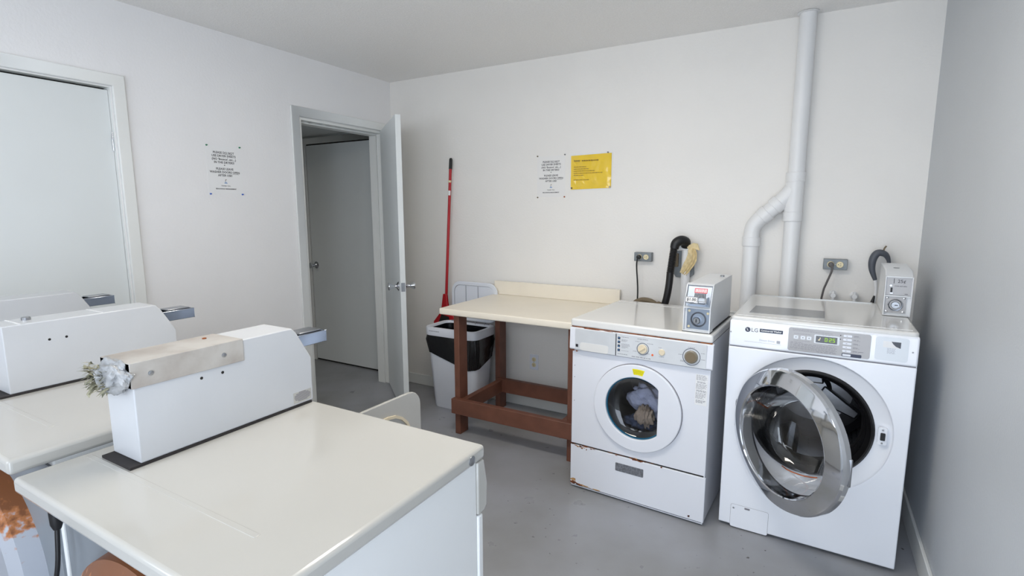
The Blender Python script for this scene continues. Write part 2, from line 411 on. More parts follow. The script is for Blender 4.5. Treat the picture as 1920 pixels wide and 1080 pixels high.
knob(lf, (.735, 0, .925), 1, 'knob'); knob(lf, (.735, -.036, .925), -1, 'knob')
bm = NB(); box(bm, .8, .8015, -.031, -.005, .895, .955); lp = finish('latch_plate', bm, M_STEEL, lf)
# door 3: in the hall, closed
d3 = sroot('door_3', (-1.125, .095, 0))
dw = .862
finish('door_leaf', BX(.003, dw-.003, -.013, -.003, .016, 2.030), M_DOOR, d3, .0015)
lf3 = [o for o in d3.children][0]
casing('casing', d3, 0, 0, dw, 2.038, .058, -.024, 0)
finish('threshold_gap', BX(-.004, dw+.004, -.003, -.0005, .0, 2.043), M_GAP, d3)
knob(lf3, (.060, -.013, .93), -1)
for z in (.28, 1.78):
    h = finish('hinge', box(NB(), dw-.012, dw+.008, -.028, -.012, z, z+.09), M_STEEL, lf3, .001)

bm = NB(); box(bm, .0, W_, -.012, 0, 0, .088); struct('baseboard_back', bm, M_TRIM, bevel=.004)
bm = NB(); box(bm, W_-.013, W_, -1.28, -.012, 0, .108); box(bm, W_-.014, W_, FY, -1.2815, 0, .108); struct('baseboard_right', bm, M_TRIM, bevel=.003)
bm = NB(); box(bm, 0, .012, D1b+.062, D2a-.064, 0, .088); struct('baseboard_left', bm, M_TRIM, bevel=.004)
# ceiling lamp behind the view
lm = thing('ceiling_lamp', 'long white ceiling lamp with a frosted diffuser above the aisle', 'lamp', (2.1, -2.0, H_))
finish('lamp_base', BX(-.60, .60, -.17, .17, -.03, 0), M_TRIM, lm, .004)
finish('lamp_diffuser', BX(-.56, .56, -.145, .145, -.072, -.03), M_LAMP, lm, .02, 4)

# ================================================================== DRYERS
back_m = mat('dull_back_steel', (134, 140, 146), .5, .2, var=.1, vscale=5)
def dryer(label, xl, w, H, mx, side_door=90, hinge_dx=.1, rust=True, extras=None):
    t = thing('dryer', label, 'dryer', (xl, -2.94, 0), 0)
    D = .605
    # body (cabinet) with a recessed back
    body = finish('cabinet', BX(.006, w-.006, .075, D-.028, .0, H-.03), M_DRYF, t, .004)
    finish('back_panel', BX(.012, w-.012, .070, .075, .012, H-.045), back_m, t)
    bm = NB()
    for yy in (.22, .40):                                   # pressed ribs of the right side
        lathe_pts = [(yy-.012, .18), (yy+.012, .18), (yy+.012, H-.25), (yy-.012, H-.25)]
        prism(bm, lathe_pts, 'x', w-.006, w-.0035)
    finish('side_rib', bm, M_DRYF, body, .002)
    # lid with stepped top
    bm = NB(); box(bm, 0, w, 0, D, H-.034, H)
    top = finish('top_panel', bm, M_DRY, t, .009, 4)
    bm = NB(); box(bm, .022, w-.14, .118, .130, H-.001, H+.0008)
    finish('top_bead', bm, M_DRY, top, .0016, 3)
    # front: upper fascia that bulges, lower panel, and the door
    prof = [(D-.028, H-.036), (D-.002, H-.036), (D+.012, H-.10), (D+.010, H-.155), (D-.002, H-.165), (D-.028, H-.165)]
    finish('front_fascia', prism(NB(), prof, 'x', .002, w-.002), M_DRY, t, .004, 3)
    finish('front_panel', BX(.002, w-.002, D-.028, D-.008, .012, H-.168), M_DRYF, t, .004)
    screw('corner_cap', t, (w-.001, D-.055, H-.018), .0115, 'x', M_STEEL, .004)
    # drum housing on the back with the rusted rim
    cx = w/2
    back = finish('drum_housing', lathe(NB(), [(0, .055), (.185, .055), (.20, .02), (.235, .012), (.262, .03), (.27, .076)], (cx, 0, .555), 'y', 56), M_RUSTY, t)
    for dx, dz in ((-.12, .05), (.1, -.1)):
        screw('bolt', back, (cx+dx, .055, .555+dz), .006, '-y', M_BLACK)
    # open door
    dr = finish('door', loft(NB(), [(.265, 0, .53, .53, 0, .06), (.265, 0, .53, .53, .012, .06)]), M_DRY, t, .003, 2)
    # loft is in XY; stand it upright through its own vertices
    for v in dr.data.vertices: v.co = Vector((v.co.x, v.co.z, v.co.y+.265))
    bm = NB()
    for inset, hh in ((.055, .006), (.085, .004)):
        o_ = rrect(.265, .265, .53-2*inset, .53-2*inset, .12); i_ = rrect(.265, .265, .53-2*inset-.02, .53-2*inset-.02, .11); n = len(o_)
        for z0_, z1_ in ((-hh, .0),):
            A = [bm.verts.new((x, z0_, z)) for x, z in o_]; B = [bm.verts.new((x, z0_, z)) for x, z in i_]
            A2 = [bm.verts.new((x, .0, z)) for x, z in o_]; B2 = [bm.verts.new((x, .0, z)) for x, z in i_]
            for k in range(n):
                q = (k+1) % n
                bm.faces.new((A[k], A[q], B[q], B[k])); bm.faces.new((A[k], A2[k], A2[q], A[q])); bm.faces.new((B[k], B[q], B2[q], B2[k]))
    finish('inner_ridge', bm, M_CREAMK, dr)
    dr.location = (hinge_dx, D+.002, .235 + (H-.90)); dr.rotation_euler = (0, 0, R(side_door))
    # coin meter box
    x0, x1 = mx; yb, yf = .155, .602
    z0, zt = H+.006, H+.222 if H < .92 else H+.196
    prof = [(yb, z0), (yf-.003, z0), (yf-.003, zt-.092), (yf-.047, zt-.014), (yf-.06, zt), (yb, zt)]
    mb = finish('meter_case', prism(NB(), prof, 'x', x0, x1), M_METER, t, .003, 3)
    finish('gasket', BX(x0-.002, x1+.002, yb-.022, yf-.01, H+.0005, z0), M_GASKET, mb)
    # chrome coin slide sticking out of the slanted front
    xs = (x0+x1)/2; zz = zt-.050; sl = finish('coin_slide', NBslide(xs, yf-.05, zz), M_SLIDE, mb, .0015)
    bm = NB(); box(bm, xs-.026, xs+.026, yf-.01, yf+.062, zz+.018, zz+.0225); finish('slide_cover', bm, M_STEEL, sl, .001)
    for yy in (yb+.10, yb+.14) if extras != 'near' else (yb+.14, yb+.19):
        screw('rivet_hole', mb, (x1, yy, zt-.055 if extras != 'near' else zt-.068), .0035, 'x', M_GAP, .0006)
    if extras == 'mid':
        finish('lock', lathe(NB(), [(0, 0), (.011, 0), (.011, .007), (.009, .009), (0, .009)], (xs-.012, yb+.075, zt), 'z', 20), M_STEEL, mb)
        for yy in (yb+.04, yb+.235):
            finish('top_strap', BX(x0+.001, x1-.001, yy, yy+.004, zt, zt+.0008), M_SHEET, mb)
    return t, mb, (x0, x1, yb, yf, z0, zt)
def NBslide(xs, y, z):
    bm = NB()
    box(bm, xs-.034, xs-.029, y, y+.125, z-.016, z+.018); box(bm, xs+.029, xs+.034, y, y+.125, z-.016, z+.018)
    box(bm, xs-.029, xs+.029, y, y+.118, z-.016, z+.004); box(bm, xs-.034, xs+.034, y+.118, y+.125, z-.016, z+.018)
    return bm
t1, mb, (x0, x1, yb, yf, z0, zt) = dryer('white clothes dryer nearest the camera, its coin box under a scuffed metal cover',
    1.625, .752, .900, (.061, .178), 88, .098, extras='near')
# scuffed sheet-metal cover over the rear of the coin box
bm = NB(); e = .003
yc1 = yb+.245
prof_in = [(x0-e, zt-.052), (x0-e, zt+e*.6), (x1+e, zt+e), (x1+e, zt-.052), (x1+.0004, zt-.052), (x1+.0004, zt+.0004), (x0-.0004, zt+.0004), (x0-.0004, zt-.052)]
A = [bm.verts.new((p[0], yb-.004, p[1])) for p in prof_in]; B = [bm.verts.new((p[0], yc1, p[1])) for p in prof_in]
for i in range(8):
    j = (i+1) % 8; bm.faces.new((A[i], A[j], B[j], B[i]))
bm.faces.new(A); bm.faces.new(B[::-1])
cv = finish('metal_cover', bm, M_COVER, mb, .002, 3); cv['label'] = 'scuffed metal cover over the top of the coin box'
for yy in (yb+.035, yb+.195): screw('screw', cv, (x1+e, yy, zt-.026), .0055, 'x', M_STEEL, .003)
screw('screw', cv, (x0+.035, yb+.20, zt+e), .005, 'z', M_RUST, .002)
bm = NB()                                                     # crumpled duct tape ball on the back end
bmesh.ops.create_icosphere(bm, subdivisions=5, radius=1)
for v in bm.verts:
    d = v.co.normalized(); k = 1+.25*noise.noise(d*2.3)+.12*abs(noise.noise(d*5))+.02*noise.noise(d*15)
    v.co = Vector(((x0+x1)/2+.004+d.x*.058*k, yb-.010+d.y*.024*k, zt-.030+d.z*.036*k))
tp = finish('tape_wad', bm, M_DUCT, mb, angle=25); tp['label'] = 'crumpled grey duct tape on the end of the coin box'
bm = NB(); rd = random.Random(4)
for i in range(90):
    p = Vector((rd.uniform(x0+.0, x0+.085), yb-.024, zt-rd.uniform(.004, .058)))
    q = p+Vector((rd.uniform(-.022, .006), rd.uniform(-.030, -.004), rd.uniform(-.024, .012))); u, v_ = frame_of(q-p); s = rd.uniform(.0015, .006)
    m_ = (p+q)/2+Vector((rd.uniform(-.006, .006),)*3)
    vs = [bm.verts.new(x) for x in (p-u*s, p+u*s, m_+u*s, m_-u*s, q)]
    bm.faces.new((vs[0], vs[1], vs[2], vs[3])); bm.faces.new((vs[3], vs[2], vs[4]))
fr = finish('frayed_threads', bm, M_FRAY, mb); fr['kind'] = 'stuff'
# printed warning sticker on the coin box side
st = finish('sticker', BX(x1, x1+.0004, yf-.068, yf-.010, z0+.006, z0+.036), M_DRY, mb)
bm = NB()
for i, ln in enumerate((.022, .04, .05, .052, .05, .046, .03)): box(bm, x1+.0004, x1+.0008, yf-.039-ln/2, yf-.039+ln/2, z0+.033-i*.0038, z0+.035-i*.0038)
finish('fine_print', bm, M_GREY, st)['kind'] = 'stuff'
# cord and plug on its back
cdm = thing('power_cord', 'black power cord with a moulded plug behind the nearest dryer', 'cord', (1.69, -2.90, .82))
finish('plug', lathe(NB(), [(0, .035), (.010, .035), (.012, .028), (.011, -.022), (.007, -.034), (0, -.034)], (0, 0, 0), 'z', 16), M_BLACK, cdm)
finish('cord', tube(NB(), spline([(0, 0, -.03), (.003, -.01, -.12), (-.03, -.025, -.24), (-.05, -.02, -.4), (-.02, .0, -.6), (.05, .02, -.81)], 8), .0045), M_BLACK, cdm)

dryer('white clothes dryer in the middle of the row, chrome lock on its coin box', .875, .733, .930, (.135, .245), 72, .085, extras='mid')
dryer('white clothes dryer farthest left in the row, partly outside the picture', .135, .735, .930, (.300, .410), 72, .085, extras='far')
cb = thing('cable_pair', 'two black cables running between the coin boxes of the left dryers', 'cable', (.62, -2.70, .93))
finish('cable', tube(NB(), spline([(.395, -.03, .115), (.3, -.01, .085), (.2, .0, .06), (.08, .02, .05), (-.08, .03, .055), (-.13, .03, .03)], 8), .0055), M_BLACK, cb)
finish('cable', tube(NB(), spline([(.395, -.03, .09), (.3, -.02, .078), (.2, .01, .068), (.08, .03, .05), (-.08, .05, .04), (-.13, .05, .02)], 8), .0065), M_BLACK, cb)

# ================================================================== FOLDING TABLE
tb = thing('folding_table', 'brown painted wooden work table with a cream laminate top and backsplash', 'table', (.985, -.70, 0))
TW, TD, TZ = .955, .685, .828
ct = finish('countertop', prism(NB(), [(0, TZ-.040), (-.003, TZ-.02), (0, TZ), (TD, TZ), (TD, TZ-.04)], 'x', 0, TW), M_LAM, tb, .006, 3)
bs = finish('backsplash', BX(0, TW, TD-.022, TD-.001, TZ, TZ+.098), M_LAM, tb, .003)
LX = ((.082, .122), (.868, .908))
for lx in LX:
    for ly in ((.038, .127), (.535, .624)):
        finish('leg', BX(lx[0], lx[1], ly[0], ly[1], 0, TZ-.040), M_BROWN, tb, .003)
finish('rail', BX(.080, .912, -.001, .037, .150, .248), M_BROWN, tb, .003)
finish('rail', BX(.123, .867, .496, .534, .150, .248), M_BROWN, tb, .003)
finish('rail', BX(.123, .161, .038, .495, .150, .240), M_BROWN, tb, .003)
finish('rail', BX(.829, .867, .038, .495, .150, .240), M_BROWN, tb, .003)

# ================================================================== BIN, BROOM
bn = thing('trash_bin', 'white plastic swing-lid trash bin with a black liner beside the brown table', 'trash bin', (.82, -.245, 0))
finish('bin_body', loft(NB(), [(0, 0, .36, .19, 0, .04), (0, 0, .37, .20, .01, .045), (0, 0, .43, .27, .545, .05), (0, 0, .41, .25, .545, .045), (0, 0, .35, .18, .02, .04)], (True, True)), M_PLAST, bn)
rim = finish('rim', loft(NB(), [(0, 0, .437, .277, .545, .055), (0, 0, .452, .292, .55, .06), (0, 0, .456, .296, .600, .06), (0, 0, .45, .29, .607, .06), (0, 0, .405, .245, .607, .045), (0, 0, .395, .235, .590, .045), (0, 0, .395, .235, .56, .045)], (False, False)), M_PLAST, bn)
bm = NB(); rd = random.Random(2); n = 96
base = [rrect(0, 0, .445, .285, .06, 23), rrect(0, 0, .452, .292, .06, 23), rrect(0, 0, .440, .280, .06, 23), rrect(0, 0, .426, .266, .06, 23)]
rings = []
for k, (pts, z) in enumerate(zip(base, (.552, .52, .48, .445))):
    rr = []
    for i, (x, y) in enumerate(pts):
        f = noise.noise(Vector((x*14, y*14, z*9+k)))
        sag = max(0, math.cos(math.atan2(y, x)+.9))*.075+.02
        zz = z-(k/3)*(sag*1.3+.010*noise.noise(Vector((x*9, y*9, 3.))))
        s = 1+(.03*f+.010*math.sin(i*1.7+k*.6)+.006*math.sin(i*.61))*(1 if k else 0); rr.append(bm.verts.new((x*s, y*s, zz)))
    rings.append(rr)
for A, B in zip(rings, rings[1:]):
    for i in range(len(A)): bm.faces.new((A[i], A[(i+1) % len(A)], B[(i+1) % len(A)], B[i]))
ln = finish('liner', bm, M_BAG, bn, angle=60); ln['label'] = 'black plastic bag folded down under the rim'
finish('liner_inside', loft(NB(), [(0, 0, .394, .234, .592, .045), (0, 0, .38, .22, .5, .04), (0, 0, .34, .18, .2, .04)], (False, True)), M_BAG, bn)
bm = NB()
prism(bm, rrect(0, .755, .41, .30, .075), 'y', .185, .195)
ld = finish('lid', bm, M_PLAST, bn, .003, 2)
ld.location = (0, 0, 0)
bm = NB(); o_ = rrect(0, .755, .40, .29, .07); i_ = rrect(0, .755, .36, .25, .055)
A = [bm.verts.new((x, .179, z)) for x, z in o_]; B = [bm.verts.new((x, .179, z)) for x, z in i_]; A2 = [bm.verts.new((x, .186, z)) for x, z in o_]; B2 = [bm.verts.new((x, .186, z)) for x, z in i_]
for k in range(len(A)):
    q = (k+1) % len(A); bm.faces.new((A[k], A[q], B[q], B[k])); bm.faces.new((A[k], A2[k], A2[q], A[q])); bm.faces.new((B[k], B[q], B2[q], B2[k]))
finish('lid_border', bm, M_PLAST, ld)
bm = NB(); o_ = rrect(0, .755, .36, .25, .055); i_ = rrect(0, .755, .354, .244, .053); A = [bm.verts.new((x, .1845, z)) for x, z in o_]; B = [bm.verts.new((x, .1845, z)) for x, z in i_]
for k in range(len(A)): bm.faces.new((A[k], A[(k+1) % len(A)], B[(k+1) % len(A)], B[k]))
finish('lid_groove', bm, M_GREY, ld)
bm = NB(); box(bm, -.075, -.069, .180, .186, .63, .885); box(bm, .035, .041, .180, .186, .63, .885); finish('lid_rib', bm, M_LGREY, ld, .001)['kind'] = 'stuff'
bm = NB(); box(bm, -.17, .17, .125, .128, .607, .614); box(bm, .05, .052, .12, .145, .600, .615); box(bm, .13, .132, .12, .145, .600, .615); finish('hinge', bm, M_GREY, rim)
bm = NB(); bars(bm, -.17, .586, (.09,), .007, .01, -.1484, -.1478, 4, .010); finish('embossing', bm, M_LGREY, rim)['kind'] = 'stuff'
st = finish('label', BX(.135, .185, -.1365, -.134, .40, .50), M_SHEET, bn, loc=(0, .012, 0), rot=(R(-3.4), 0, 0))
bm = NB(); box(bm, .137, .160, -.1372, -.1364, .43, .495); finish('label_photo', bm, M_NAVY, st)
bm = NB(); box(bm, .162, .183, -.1372, -.1364, .402, .46); box(bm, .137, .160, -.1372, -.1364, .402, .425); finish('label_band', bm, M_REDP, st)
st.location = (0, .0, -.075)

br = thing('dustpan', 'red long-handled dustpan with a black grip leaning behind the trash bin', 'dustpan', (.505, -.090, 0))
finish('handle', tube(NB(), [(.06, .012, .64), (.096, .060, 1.76)], .0105, 14), M_RED, br)
finish('grip', tube(NB(), [(.0957, .0595, 1.745), (.0985, .0635, 1.815), (.0986, .0637, 1.825)], lambda t: .0125 if t < .9 else .008, 14), M_BLACK, br)
st = finish('sticker', tube(NB(), [(.088, .0493, 1.55), (.0893, .0508, 1.585)], .0112, 14), M_SHEET, br)
finish('sticker', tube(NB(), [(.0915, .0537, 1.645), (.0922, .0547, 1.66)], .0112, 14), M_IVORY, br)
finish('pan', prism(NB(), [(.045, .80), (.077, .80), (.090, .68), (.150, .62), (.22, .0), (.12, .0), (-.048, .545), (-.052, .575), (.022, .66)], 'y', .0, .022), M_RED, br, .004, 2)
finish('pan_inside', prism(NB(), [(.030, .640), (.100, .625), (.13, .40), (.05, .42), (.0, .57)], 'y', -.004, .001), M_BLACK, br)

# ================================================================== WALL PAPERS
NOTICE = "PLEASE DO NOT\nUSE DRYER SHEETS\n(NO 'Bounce', etc....)\nIN THE DRYERS!\n*\nPLEASE LEAVE\nWASHER DOORS OPEN\nAFTER USE!"
def notice(label, loc, rotz, tacks, paper=M_NOTE):
    t = thing('notice', label, 'notice', loc, rotz)       # local: centre, x right, z up, -y out of the wall
    sh = finish('sheet', BX(-.104, .104, -.0012, -.0002, -.136, .136), paper, t)
    text('lettering', NOTICE, .0170, M_TEXT, sh, (0, -.0014, .034), spacing=1.08, bold=.00025)
    for z, x0_, x1_ in ((.0905, .004, .052), (-.0215, .043, .086)): finish('underline', BX(x0_, x1_, -.0017, -.0012, z, z+.0012), M_TEXT, sh)
    text('small_lettering', 'THANK YOU,', .0095, M_TEXT, sh, (.0, -.0014, -.090)); text('small_lettering', 'BEACHWALK MANAGEMENT', .0095, M_TEXT, sh, (0, -.0014, -.107), bold=.0002)
    bm = NB(); box(bm, -.009, .009, -.0017, -.0012, -.075, -.0715); box(bm, -.0045, .0045, -.0017, -.0012, -.070, -.067); finish('logo_water', bm, M_LIGHTB, sh)
    bm = NB(); prism(bm, [(-.004, -.066), (-.002, -.066), (.002, -.056), (.008, -.053), (.002, -.052), (-.004, -.055), (-.001, -.057)], 'y', -.0017, -.0012); finish('logo_palm', bm, M_TUBE, sh)
    for (x, z), m_ in tacks:
        finish('tack', lathe(NB(), [(0, -.010), (.0035, -.010), (.0030, -.006), (.0048, -.002), (.0048, -.001), (0, -.001)], (x, 0, z), 'y', 14), m_, t)
    return t
# left wall: out of the wall is +x
notice('white typed notice about dryer sheets on the left wall, pinned with green and blue tacks', (0, -1.418, 1.670), PI/2,
       (((-.098, .134), M_GREEN), ((.100, .138), M_GREEN), ((-.096, -.137), M_BLUE), ((.098, -.136), M_BLUE)), mat('white_laminated_paper', (242, 242, 242), .35))
notice('white typed notice about dryer sheets on the back wall, left of the yellow notice', (1.4225, 0, 1.664), 0,
       (((-.102, .139), M_TUBE), ((.102, .141), M_GREY), ((-.10, -.139), M_TUBE), ((.102, -.137), M_ORANGE)))
t = thing('notice', 'yellow notice in a creased clear sleeve on the back wall', 'notice', (1.712, 0, 1.685), 0)
bm = NB(); nx, nz = 40, 30; G = {}
for i in range(nx+1):
    for j in range(nz+1):
        x = -.141+.280*i/nx; z = -.109+.220*j/nz
        k = noise.noise(Vector((x*16, z*9, 1.)))*.0025*(1 if x > .0 or z < -.04 else .4)+noise.noise(Vector((x*40+z*30, z*30, 5.)))*.001*(1 if z < 0 else .3)
        G[i, j] = bm.verts.new((x, -.005-abs(k)*1.2, z+(i/nx-.5)*.006))
for i in range(nx):
    for j in range(nz): bm.faces.new((G[i, j], G[i+1, j], G[i+1, j+1], G[i, j+1]))
slv = bmesh.ops.solidify(bm, geom=bm.faces[:], thickness=.0006)
m_ = mat('yellow_paper_in_sleeve', (240, 202, 34), .16, var=.03, vscale=14, coat=.8)
ysh = finish('sheet', bm, m_, t, angle=80)
text('lettering', 'PLEASE', .0135, M_TUBE, ysh, (-.119, -.0108, .073), align='LEFT', bold=.0002)
bm = NB(); bars(bm, -.062, .077, (.114,), .0075, .013, -.0108, -.0104, 3, .012)
bars(bm, -.119, .036, (.085, .105, .145, .20, .072), .0035, .0135, -.0108, -.0104, 5, .012); bars(bm, -.119, -.048, (.108,), .004, .012, -.0108, -.0104, 8, .012)
finish('fine_print', bm, mat('brown_print', (150, 120, 40), .6), ysh)['kind'] = 'stuff'
sl_ = finish('clear_sleeve', BX(-.146, .146, -.0028, -.0004, -.1135, .121), M_SHEET, t)
for (x, z), m_ in (((-.133, -.102), M_NAVY), ((.132, -.10), M_LGREY), ((.115, .118), M_GREY)):
    finish('tack', lathe(NB(), [(0, -.018), (.0035, -.018), (.0030, -.014), (.005, -.010), (.005, -.009), (0, -.009)], (x, 0, z), 'y', 14), m_, t)

# ================================================================== OUTLETS, CORDS
def receptacle(bm_f, bm_s, cx, cz, y, vertical):
    lathe(bm_f, [(0, -.003), (.0155, -.003), (.0165, 0)], (cx, y, cz), 'y', 24)
    for a, b, w_, h_ in ((-.005, .003, .002, .007), (.005, .003, .002, .006), (0, -.007, .004, .004)):
        if not vertical: a, b, w_, h_ = b, a, h_, w_
        box(bm_s, cx+a-w_/2, cx+a+w_/2, y-.0037, y-.003, cz+b-h_/2, cz+b+h_/2)
def outlet_box(label, x, z, plugm):
    t = thing('outlet_box', label, 'outlet', (x, 0, z))
    bx = finish('box', BX(-.055, .055, -.042, 0, -.028, .028), M_BOXGREY, t, .003)
    finish('cover_plate', BX(-.054, .054, -.045, -.042, -.027, .027), M_BOXGREY, t, .001)
    a, b = NB(), NB()
    for cx in (-.021, .021):
        receptacle(a, b, cx, 0, -.045, False)
    rc = finish('receptacle', a, M_IVORY, t); finish('slots', b, M_BLACK, rc)['kind'] = 'stuff'
    screw('screw', t, (0, -.045, 0), .003, '-y')
    return t
outlet_box('grey metal outlet box on the wall above the older washer, left of the black hose', 2.083, 1.146, M_BLACK)
outlet_box('grey metal outlet box on the wall above the newer washer, right of the vent pipe', 3.114, 1.149, M_CORD)
c = thing('power_cord', 'black cord plugged into the outlet box above the older washer', 'cord', (2.062, -.048, 1.146))
finish('plug', lathe(NB(), [(0, 0), (.014, 0), (.015, -.012), (.011, -.026), (0, -.028)], (0, 0, 0), 'y', 18), M_BLACK, c)
finish('cord', tube(NB(), spline([(0, -.020, .004), (-.002, -.032, -.012), (-.006, -.028, -.06), (.003, -.02, -.2), (.004, -.02, -.36), (.01, -.0, -.62)], 8), .0045), M_BLACK, c)
c = thing('power_cord', 'grey cord plugged into the outlet box above the newer washer', 'cord', (3.094, -.048, 1.149))
finish('plug', lathe(NB(), [(0, 0), (.013, 0), (.014, -.014), (.010, -.028), (0, -.030)], (0, 0, 0), 'y', 18), M_CORD, c)
finish('cord', tube(NB(), spline([(.004, -.022, .0), (.006, -.032, -.03), (-.014, -.02, -.10), (-.026, -.01, -.15), (-.034, .0, -.26), (-.03, .01, -.5)], 8), .005), M_CORD, c)
t = thing('wall_outlet', 'white wall outlet plate below the cream table top', 'outlet', (1.300, 0, .343))
finish('plate', BX(-.035, .035, -.006, 0, -.057, .057), M_PLAST, t, .003)
a, b = NB(), NB()
for cz in (-.020, .020): receptacle(a, b, 0, cz, -.006, True)
rc = finish('receptacle', a, M_IVORY, t); finish('slots', b, M_BLACK, rc)['kind'] = 'stuff'; screw('screw', t, (0, -.006, 0), .003, '-y')

# ================================================================== PIPES AND HOSES
vp = thing('vent_pipe', 'white painted plastic vent pipe rising to the ceiling with a bent side branch', 'pipe', (2.895, -.052, 0))
def P(*q): return tuple(q)
finish('stack_pipe', tube(NB(), [(0, 0, 0), (.006, 0, H_-.001)], .0405, 28), M_PVC, vp)
finish('branch_pipe', tube(NB(), [(-.196, 0, 0), (-.196, 0, 1.27)], .040, 28), M_PVC, vp)
pth = spline([(-.196, 0, 1.25), (-.196, 0, 1.30), (-.188, 0, 1.345), (-.160, 0, 1.385), (-.125, 0, 1.418), (-.05, 0, 1.492), (.004, 0, 1.56)], 7)
finish('elbow', tube(NB(), pth, .0415, 28), M_PVC, vp)
finish('coupling', cyl(NB(), (-.196, 0, 1.235), (-.196, 0, 1.285), .0465, seg=28), M_PVC, vp, .002)
d = Vector((.7, 0, .70)).normalized(); p = Vector((-.150, 0, 1.393))
finish('coupling', cyl(NB(), p, p+d*.045, .0465, seg=28), M_PVC, vp, .002)
p = Vector((-.078, 0, 1.465)); finish('coupling', cyl(NB(), p-d*.02, p+d*.022, .0465, seg=28), M_PVC, vp, .002)
finish('wye_body', cyl(NB(), (.001, 0, 1.39), (.003, 0, 1.62), .0445, seg=28), M_PVC, vp)
finish('coupling', cyl(NB(), (.001, 0, 1.375), (.001, 0, 1.425), .0475, seg=28), M_PVC, vp, .002)
finish('coupling', cyl(NB(), (.003, 0, 1.585), (.003, 0, 1.635), .0475, seg=28), M_PVC, vp, .002)
finish('ceiling_collar', lathe(NB(), [(.041, -.002), (.052, 0), (.050, .004), (.041, .005)], (.006, 0, H_-.006), 'z', 28), M_PVC, vp)

sp = thing('standpipe', 'white standpipe with a grey bracket box between the outlet and the vent pipe', 'pipe', (2.345, -.034, 0))
finish('pipe', tube(NB(), [(0, 0, 0), (0, 0, 1.205)], .026, 20), M_PVC, sp)
finish('bracket', prism(NB(), [(-.105, 1.10), (-.092, 1.19), (.012, 1.19), (.045, 1.165), (.045, 1.05), (.02, 1.03), (-.06, 1.03)], 'y', .012, .034), M_BOXGREY, sp, .002)
finish('bracket_box', BX(-.098, -.045, -.012, .014, 1.095, 1.175), M_TUBE, sp, .003)
finish('collar', BX(-.045, .035, -.03, .0, 1.20, 1.228), M_PVC, sp, .003)
dh = thing('drain_hose', 'black corrugated drain hose hooked over the white standpipe', 'hose', (2.345, -.06, 1.24))
finish('elbow', tube(NB(), spline([(-.005, .01, -.02), (.0, -.005, .008), (-.022, -.03, .018), (-.048, -.045, .002), (-.056, -.05, -.03)], 8), lambda t: .025+.004*math.sin(t*PI), 20), M_BLACK, dh)
pts = spline([(-.056, -.05, -.02), (-.064, -.055, -.10), (-.072, -.058, -.18)], 60)
finish('corrugated_section', tube(NB(), pts, lambda t: .0205+.0024*math.sin(t*2*PI*17), 20), M_BLACK, dh, angle=70)
finish('smooth_section', tube(NB(), spline([(-.071, -.058, -.17), (-.076, -.058, -.25), (-.088, -.055, -.33), (-.112, -.05, -.44), (-.125, -.02, -.60)], 8), .021, 20), M_BLACK, dh)
tp = thing('masking_tape', 'strip of crumpled yellowish masking tape hanging from the standpipe', 'tape', (2.37, -.06, 1.2))
bm = NB(); cen = spline([(-.035, -.0, -.145), (-.01, -.008, -.10), (.015, -.014, -.05), (.018, -.014, 0), (.005, -.01, .03)], 8); wd = [.034+.016*math.sin(i/(len(cen)-1)*PI) for i in range(len(cen))]
for k, (pt_, ww) in enumerate(zip(cen, wd)):
    for q in range(9):
        s = (q/8-.5); bm.verts.new(pt_+Vector((s*ww*1.1, .004*math.sin(q*2.9)+.003*math.sin(k*1.1+q), -s*ww*.55)))
bm.verts.ensure_lookup_table()
for k in range(len(cen)-1):
    for q in range(8): bm.faces.new([bm.verts[i] for i in (k*9+q, k*9+q+1, k*9+q+10, k*9+q+9)])
bmesh.ops.solidify(bm, geom=bm.faces[:], thickness=.0008); finish('hanging_strip', bm, M_TAPE, tp, angle=60)
finish('wrapped_end', prism(NB(), [(-.02, .022), (.02, .044), (.045, .04), (.058, .0), (.02, .01), (-.005, .005)], 'y', -.014, -.001), M_TAPE, tp, .002)
ht = thing('coiled_hose', 'olive brown hose end arching up behind the older washer', 'hose', (2.125, -.10, 0))
finish('hose', tube(NB(), spline([(-.10, 0, .2), (-.095, 0, .6), (-.075, 0, .83), (-.035, 0, .878), (.02, 0, .882), (.065, 0, .862), (.10, 0, .82), (.12, 0, .4)], 10), .0165, 14), M_TUBE, ht)
hh = thing('drain_hose', 'grey drain hose loop on the wall behind the newer washer coin box', 'hose', (3.315, -.045, 1.1))
finish('hose', tube(NB(), spline([(-.022, -.02, -.02), (-.040, -.02, .035), (-.040, -.02, .085), (-.022, -.018, .118), (.010, -.012, .112), (.028, -.005, .08), (.03, 0, .04)], 8), lambda t: .009+.009*math.sin(min(1, t*1.2)*PI), 14), M_DGREY, hh)
finish('hook', tube(NB(), spline([(.0, -.01, .11), (.004, -.012, .14), (.012, -.012, .155)], 6), .004, 8), M_TUBE, hh)
finish('hose_tail', tube(NB(), spline([(-.022, -.02, -.02), (-.015, -.02, -.07), (-.018, -.025, -.15), (-.03, -.02, -.25)], 6), lambda t: .009-.004*t, 12), M_PVC, hh)
finish('hose_tip', tube(NB(), [(-.02, -.03, -.10), (-.026, -.03, -.135)], lambda t: .004+.005*t, 10), M_BLACK, hh)
for i, (x, lb) in enumerate(((3.116, 'white painted water valve on the wall behind the newer washer, nearer the vent pipe'), (3.212, 'white painted water valve on the wall behind the newer washer, nearer the coin box'))):
    v = thing('water_valve', lb, 'valve', (x, 0, .985), 0, None)
    finish('valve_body', lathe(NB(), [(0, -.06), (.012, -.06), (.014, -.045), (.010, -.035), (.010, -.012), (.02, -.008), (.02, 0), (0, 0)], (0, 0, 0), 'y', 18), M_PVC, v)
    finish('valve_stem', cyl(NB(), (0, -.048, -.03), (0, -.048, .022), .0095, .008, 16), M_PVC, v)

